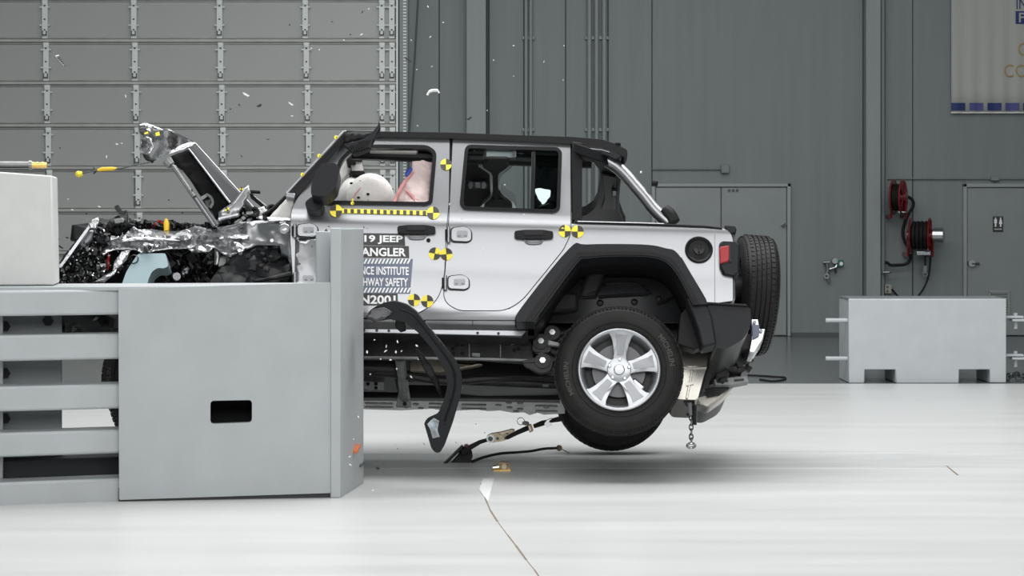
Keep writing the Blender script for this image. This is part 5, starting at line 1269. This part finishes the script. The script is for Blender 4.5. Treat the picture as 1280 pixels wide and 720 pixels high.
# mesh corner flap at the windshield top
fp = thing('mesh_flap', 'black mesh trim flap blown up at top of windshield pillar', 'car part', CM @ P(455, 180, -.12))
mf = lambda o=0.: (lambda u, v, t: CM @ (P(u, v, -.12) + V((0, o + t, 0))) - fp.location)
MB().plate([rnd([(474, 150), (475.5, 158, 2), (471, 166), (466, 177), (462, 186, 2), (443, 193, 3), (434.5, 183.5), (429, 180, 1), (440, 178), (453, 174), (465, 166), (472.5, 156)], 1)], 0, .05, mf()).build('flap_body', PLASTIC2, fp, bevel=.012)
mb = MB()
for k in range(11):
    u0 = 440 + k * 2.4; mb.tube([mf(-.006)(u0, 187.5 - k * .3 + (3 if k == 0 else 0), 0), mf(-.006)(min(u0 + 9, 466), 178 - k * .45, 0)], .006, 5)
for k in range(9):
    u0 = 438 + k * 2.8; mb.tube([mf(-.006)(u0, 183 - k * .9, 0), mf(-.006)(min(u0 + 5, 464), 191 - k * .75, 0)], .006, 5)
o = mb.build('mesh', GLOSSBLK, fp); o['kind'] = 'stuff'
crumple('flap_roof_end', [(429, 180), (431, 166), (446, 164.5), (468, 165), (455, 174)], 0, .015, 64, PLASTIC, fp, step=5, thick=.01, fn=lambda u, v, o_: CM @ (P(u, v, -.03) + V((0, o_, 0))) - fp.location)
# lead with yellow connector, flying from the hood tip
ld = thing('connector_lead', 'thin dark lead with yellow plug flying left of the hood', 'cable', W(140, 211, 13.0))
lf_ = lambda x, y: W(x, y, 13.0) - ld.location
MB().tube(spl([lf_(103, 217), lf_(117, 213.5), lf_(148, 211), lf_(165, 207), lf_(188, 202.5)], 5), .006, 6).build('wire', WALLD, ld)
MB().tube([lf_(122, 213), lf_(128, 211.5), lf_(140, 211), lf_(146, 210.5)], [.008, .013, .012, .006], 8).build('sleeve', YELP, ld)
MB().hexa([lf_(115.5, 208.5), lf_(121, 213.5), lf_(116.5, 217.5), lf_(118, 213)], [q + V((0, .03, 0)) for q in (lf_(115.5, 208.5), lf_(121, 213.5), lf_(116.5, 217.5), lf_(118, 213))]).build('clip', DEBB, ld)
pl_ = MB().tube([lf_(95, 219), lf_(98, 218), lf_(103, 217)], [.010, .022, .014], 8).build('plug', YEL, ld)
MB().cyl(lf_(95, 216), lf_(101, 220), .012, n=8).build('plug_tab', YELP, pl_)

# tie-down strap from the floor to the axle
sb = G(573, 579); YS1 = 13.75
sw = lambda x, y, t=None: W(x, y, 13.9 if t is None else t) - sb
st_ = thing('ratchet_strap', 'black ratchet strap with tan buckle running from floor to axle', 'strap', sb)
MB().tube([sw(578, 566, 13.85), sw(588, 559, 13.85), sw(600, 552.5, 13.85), sw(612, 549, 13.85)], [.055, .05, .04, .035], 8, (1, .35)).build('webbing', WEB, st_)
MB().tube([sw(634, 547, 13.82), sw(648, 540, 13.8), sw(662, 534, 13.8)], [.04, .045, .05], 8, (1, .35)).build('webbing', WEB, st_)
MB().tube([sw(667, 533, 13.8), sw(678, 529, 13.8), sw(688, 526, 13.75), sw(700, 523.5, 13.7)], [.035, .045, .03, .045], 8, (1, .4)).build('webbing', WEB, st_)
ra = MB().plate([rnd([(608, 550), (609, 545), (614, 542.5), (629, 540), (642, 537), (644, 538.5), (634, 544), (637, 548), (630, 551), (616, 553.5)], 1.5)], 0, .07, lambda u, v, t: sw(u, v, 13.80) + V((0, t, 0))).build('ratchet', TAN, st_, bevel=.008)
MB().cyl(sw(613, 548.5, 13.78), sw(613, 548.5, 13.9), .027, n=18).build('ratchet_wheel', CHROME, ra)
MB().cyl(sw(613, 548.5, 13.775), sw(613, 548.5, 13.8), .016, n=12).build('ratchet_axle', WALLD, ra)
MB().plate([[(622, 541.5), (640, 536.5), (643, 539), (626, 544.5)]], 0, .06, lambda u, v, t: sw(u, v, 13.79) + V((0, t, 0))).build('ratchet_handle', TAN, ra, bevel=.006)
for x, y in ((622, 548), (632, 547.5), (634, 541)): MB().cyl(sw(x, y, 13.79), sw(x, y, 13.8), .010, n=8).build('rivet', WALLD, ra)
bk = MB().plate([rnd([(659, 532), (664, 530.5), (667, 538.5), (662, 541)], 1)], 0, .06, lambda u, v, t: sw(u, v, 13.76) + V((0, t, 0))).build('buckle', BRASS, st_, bevel=.006)
MB().plate([[(660.5, 533), (662.5, 532.5), (664, 538), (662.5, 539)]], 0, .02, lambda u, v, t: sw(u, v, 13.75) + V((0, t, 0))).build('buckle_face', WHITE, bk)
MB().plate([rnd([(680, 530), (684, 525), (690, 523), (690, 531), (684, 534)], 1)], 0, .05, lambda u, v, t: sw(u, v, 13.72) + V((0, t, 0))).build('hook', CHROME, st_, bevel=.006)
MB().lathe([(.022, -.004), (.026, 0), (.022, .004)], Matrix.Translation(sw(651, 526.5, 13.8)), 18, True).build('ring', ALLOY_G, st_)
MB().ball(sw(657, 529, 13.8), (.025, .02, .015), None, 8, 6).build('ring_lug', CHGREY, st_)
MB().plate([[(552.5, 580.5), (555, 582.5), (580, 560), (577, 557)]], 0, .09, lambda u, v, t: sw(u, v, 13.86) + V((0, t, 0))).build('anchor_bar', GLOSSBLK, st_, bevel=.006)
crumple('anchor_bag', [(563, 579), (570, 571), (576, 564), (582, 556), (588, 559), (591, 571), (588, 578), (576, 580)], .03, .05, 65, WEB, st_, step=4, thick=.03, fn=lambda u, v, o_: sw(u, v, 13.9) + V((0, o_, 0)))
MB().plate([[(580, 557), (584, 556), (588, 560), (586, 562)]], 0, .06, lambda u, v, t: sw(u, v, 13.83) + V((0, t, 0))).build('anchor_tag', mat('tag_maroon', (.12, .02, .05), .6), st_)
cb_ = thing('brake_cable', 'thin black cable lying from the strap anchor toward the rear wheel', 'cable', G(640, 575))
lo = cb_.location
cp = [G(590, 577, .012), G(605, 571.5, .02), G(625, 567, .03), G(645, 565.5, .03), G(663, 564, .05), G(680, 561, .06), G(697, 560, .06)]
MB().tube(spl([q - lo for q in cp], 5), .010, 6).build('sheath', RUBBER, cb_)
MB().ball(G(699, 560, .06) - lo, .022, None, 10, 6).build('end_fitting', BRASS, cb_); MB().tube([G(701, 561, .06) - lo, G(711, 566, .01) - lo], .004, 5).build('inner_wire', ALLOY_G, cb_)
bc = thing('floor_clamp', 'small brass coloured clamp lying on floor below the strap', 'clamp', G(627, 588))
bl_ = bc.location
bfn = lambda y=0.: (lambda u, v, t: W(u, v, bl_.y) + V((0, y + t, 0)) - bl_)
MB().plate([rnd([(616, 588), (617, 583), (623, 581), (625, 577.5), (637, 578.5), (638.5, 588)], 1)], 0, .06, bfn()).build('clamp_body', BRASS, bc, bevel=.008)
MB().cyl(bfn(-.012)(630, 583, 0), bfn(.02)(630, 583, 0), .018, n=14).build('clamp_bolt', TAN, bc); MB().plate([[(617, 587), (638, 586.5), (638.5, 588.4), (617, 588.6)]], 0, .02, bfn(-.02)).build('clamp_foot', GOLD, bc)
MB().cyl(bfn()(616, 585, 0), bfn()(624, 584, 0), .012, n=8).build('clamp_pin', CHROME, bc)
# chain hanging from the muffler hanger
ch = thing('hanging_chain', 'short steel chain with hook hanging below the muffler', 'chain', W(865, 505, 13.12))
cf = lambda x, y: W(x, y, 13.12) - ch.location
MB().tube([cf(862, 503), cf(863.5, 519)], .014, 8).build('hanger_rod', ALLOY_G, ch); MB().tube([cf(868, 507), cf(867.5, 531)], .018, 8).build('hanger_rod', GLOSSBLK, ch)
MB().plate([[(853, 501), (862, 503), (870, 506), (866, 511), (858, 508)]], 0, .05, lambda u, v, t: cf(u, v) + V((0, t, 0))).build('hanger_plate', CHASSIS, ch, bevel=.006)
MB().tube([cf(858, 518), cf(864, 518)], .009, 6).build('pin', GLOSSBLK, ch)
for k, y in enumerate((522, 528, 534, 540, 546, 551)):
    M_ = Matrix.Translation(cf(864 + .3 * (k % 2), y)) @ Matrix.Rotation((k % 2) * PI / 2, 4, 'Z') @ Matrix.Diagonal((.62, 1, 1, 1))
    MB().lathe([(.019 + .006 * math.cos(q), .006 * math.sin(q)) for q in [i * PI / 3 for i in range(6)]], M_, 14, True).build('chain_link', ALLOY_G if k % 2 else TRIM, ch)
MB().lathe([(.026 + .008 * math.cos(q), .008 * math.sin(q)) for q in [i * PI / 3 for i in range(6)]], Matrix.Translation(cf(864, 557)) @ Matrix.Rotation(.9, 4, 'X'), 18, True).build('hook_ring', CHROME, ch)

# larger flying bits
def tri_bit(name, label, poly, Y, m, thick=.012, cat='debris'):
    return tag(MB().plate([poly], 0, thick, wfn(Y)).build(name, m), label, cat)
sc_t = thing('flying_spring', 'small comb-like grey spring flying before the roller door top left', 'debris', W(75, 75, 14))
for k in range(6): MB().tube([W(69.5 + k * 2.1, 70.5 + k * 2.2, 14) - sc_t.location, W(74 + k * 1.6, 69.5 + k * 2.4, 14) - sc_t.location], .006, 5).build('coil', WALLD if k else CHROME, sc_t)
MB().tube([W(68.5, 70, 14) - sc_t.location, W(80, 83, 14) - sc_t.location], .007, 5).build('spine', CHGREY, sc_t)
tag(MB().tube(spl([W(534, 119, 13.5), W(537, 114.5, 13.5), W(542, 113, 13.5), W(547, 113.5, 13.5), W(549, 116.5, 13.5)], 4), [.008] * 4 + [.011] * 9 + [.006] * 4, 6).build('flying_strip', DEBW), 'curved white plastic strip flying above the car front window', 'debris')
tri_bit('flying_clip', 'dark clip shard flying beside the perforated door track', [(505, 70.5), (508, 72), (514.5, 76.5), (513, 78), (507, 74)], 13.6, DEBB)
tri_bit('flying_clip', 'dark shard flying before the left wall column above roof', [(583, 149), (589, 145.5), (590, 147), (586, 150.5)], 13.6, DEBB)
tri_bit('flying_shard', 'black jagged shard flying above the crushed engine bay', [(143, 258), (147, 256), (152, 264), (158, 263), (154, 269), (149, 268), (144, 262)], 13.2, DEBB, .03)
tri_bit('flying_shard', 'long black sliver flying between white block and crushed front', [(67, 302), (72, 305), (79, 310), (78, 311), (70, 307)], 13.0, DEBB, .015)
tri_bit('flying_shard', 'dark twisted shard flying before the third roller door bay', [(320, 133), (323, 131), (327, 129.5), (326, 133), (323, 134)], 13.6, DEBB)
tri_bit('flying_shard', 'white sliver flying near top of the third roller door bay', [(303, 115), (306, 116), (312, 119.5), (310, 121), (305, 118.5)], 13.6, DEBW)
tri_bit('flying_shard', 'thin white sliver flying right of the dark twisted shard', [(360, 127), (362, 128), (367, 131), (365, 132), (362, 130)], 13.6, DEBW)
tri_bit('flying_shard', 'small dark shard flying just above the car roof front edge', [(478, 147), (482, 144), (486, 147), (483, 151.5), (480, 150)], 13.4, CHGREY, .02)
tri_bit('floor_shard', 'small black shard on grey floor strip at barrier foot', [(469, 585), (472, 583.5), (475, 586), (472, 587.5)], 12.6, DEBB)
R = random.Random(77)
ORD = ['leftmost', 'second from left', 'third from left', 'fourth from left', 'fifth from left', 'sixth from left', 'seventh from left', 'eighth from left', 'ninth from left', 'ninth from right', 'eighth from right', 'seventh from right', 'sixth from right', 'fifth from right', 'fourth from right', 'third from right', 'second from right', 'rightmost']
def bits(group, label, pts, Y, m, s):
    pts = sorted(pts); n_ = len(pts)
    for i_, (x, y) in enumerate(pts):
        label = (ORD[i_] if i_ < (n_ + 1) // 2 else ORD[len(ORD) - n_ + i_]) + ' of the ' + group
        a = R.uniform(0, PI); sx = s * R.uniform(.6, 1.5); sy = s * R.uniform(.4, .8); Yk = Y + R.uniform(-.3, .5)
        q = [(x + sx * math.cos(a), y + sx * math.sin(a)), (x - sy * math.sin(a), y + sy * math.cos(a)), (x - sx * math.cos(a), y - sx * math.sin(a)), (x + sy * math.sin(a) * .6, y - sy * math.cos(a) * .6)]
        tag(MB().plate([q], 0, .008, wfn(Yk)).build('debris_fragment', m, smooth=False), label, 'debris', group)
bits('tiny white fragments before the roller door', 'tiny white fragment flying in front of the grey roller door',
     [(85, 249), (124, 258), (133, 196), (124, 258.5), (157, 120), (461, 11), (389, 60), (399, 62), (430, 50), (365, 145), (146, 180), (152, 179), (90, 262), (452, 43)], 13.4, DEBW, 1.6)
bits('tiny black fragments before the roller door', 'tiny black fragment flying in front of the grey roller door',
     [(75, 185), (299, 131), (288, 136), (415, 27), (453, 15), (438, 43), (302, 195), (211, 250), (335, 174), (108, 267), (377, 238), (73, 299), (84, 297), (228, 266), (240, 238), (362, 31), (352, 255)], 13.3, DEBB, 1.8)
bits('tiny white fragments before the plain wall', 'tiny white fragment flying in front of the plain grey wall',
     [(514, 50), (535, 8), (538, 46), (540, 83), (554, 28), (617, 75), (680, 77), (704, 100), (705, 57), (642, 95), (522, 157), (521, 87), (642, 57), (609, 138)], 13.4, DEBW, 1.3)
bits('tiny white fragments under the sill', 'tiny white fragment flying below the car sill beside torn flare',
     [(468, 425), (483, 433), (502, 439), (496, 461), (463, 468), (514, 471), (482, 439), (521, 432), (495, 440), (476, 449), (523, 449), (497, 427), (459, 440), (488, 450)], 12.5, DEBW, 2.0)
bits('tiny white fragments before the barrier post', 'tiny white fragment flying in front of the barrier end post',
     [(448, 521), (442, 549), (438, 581), (437, 571), (466, 613)], 11.9, DEBW, 1.5)
bits('tiny black fragments before the car side', 'tiny black fragment flying in front of the silver car side',
     [(455, 284), (459, 285.5), (486, 262), (460, 250), (411, 283), (548, 317), (390, 308), (375, 330), (450, 226)], 12.6, DEBB, 1.3)
bits('tiny white fragments before the car side', 'tiny white fragment flying in front of the silver car side',
     [(577, 274), (562, 255), (631, 231), (578, 340), (603, 312), (655, 268)], 12.6, DEBW, 1.5)
bits('tiny dark fragments before the strap', 'tiny dark fragment in the air over the pale floor before strap',
     [(497, 561), (595, 530), (606, 541), (570, 553), (530, 555)], 13.2, CHGREY, 1.4)
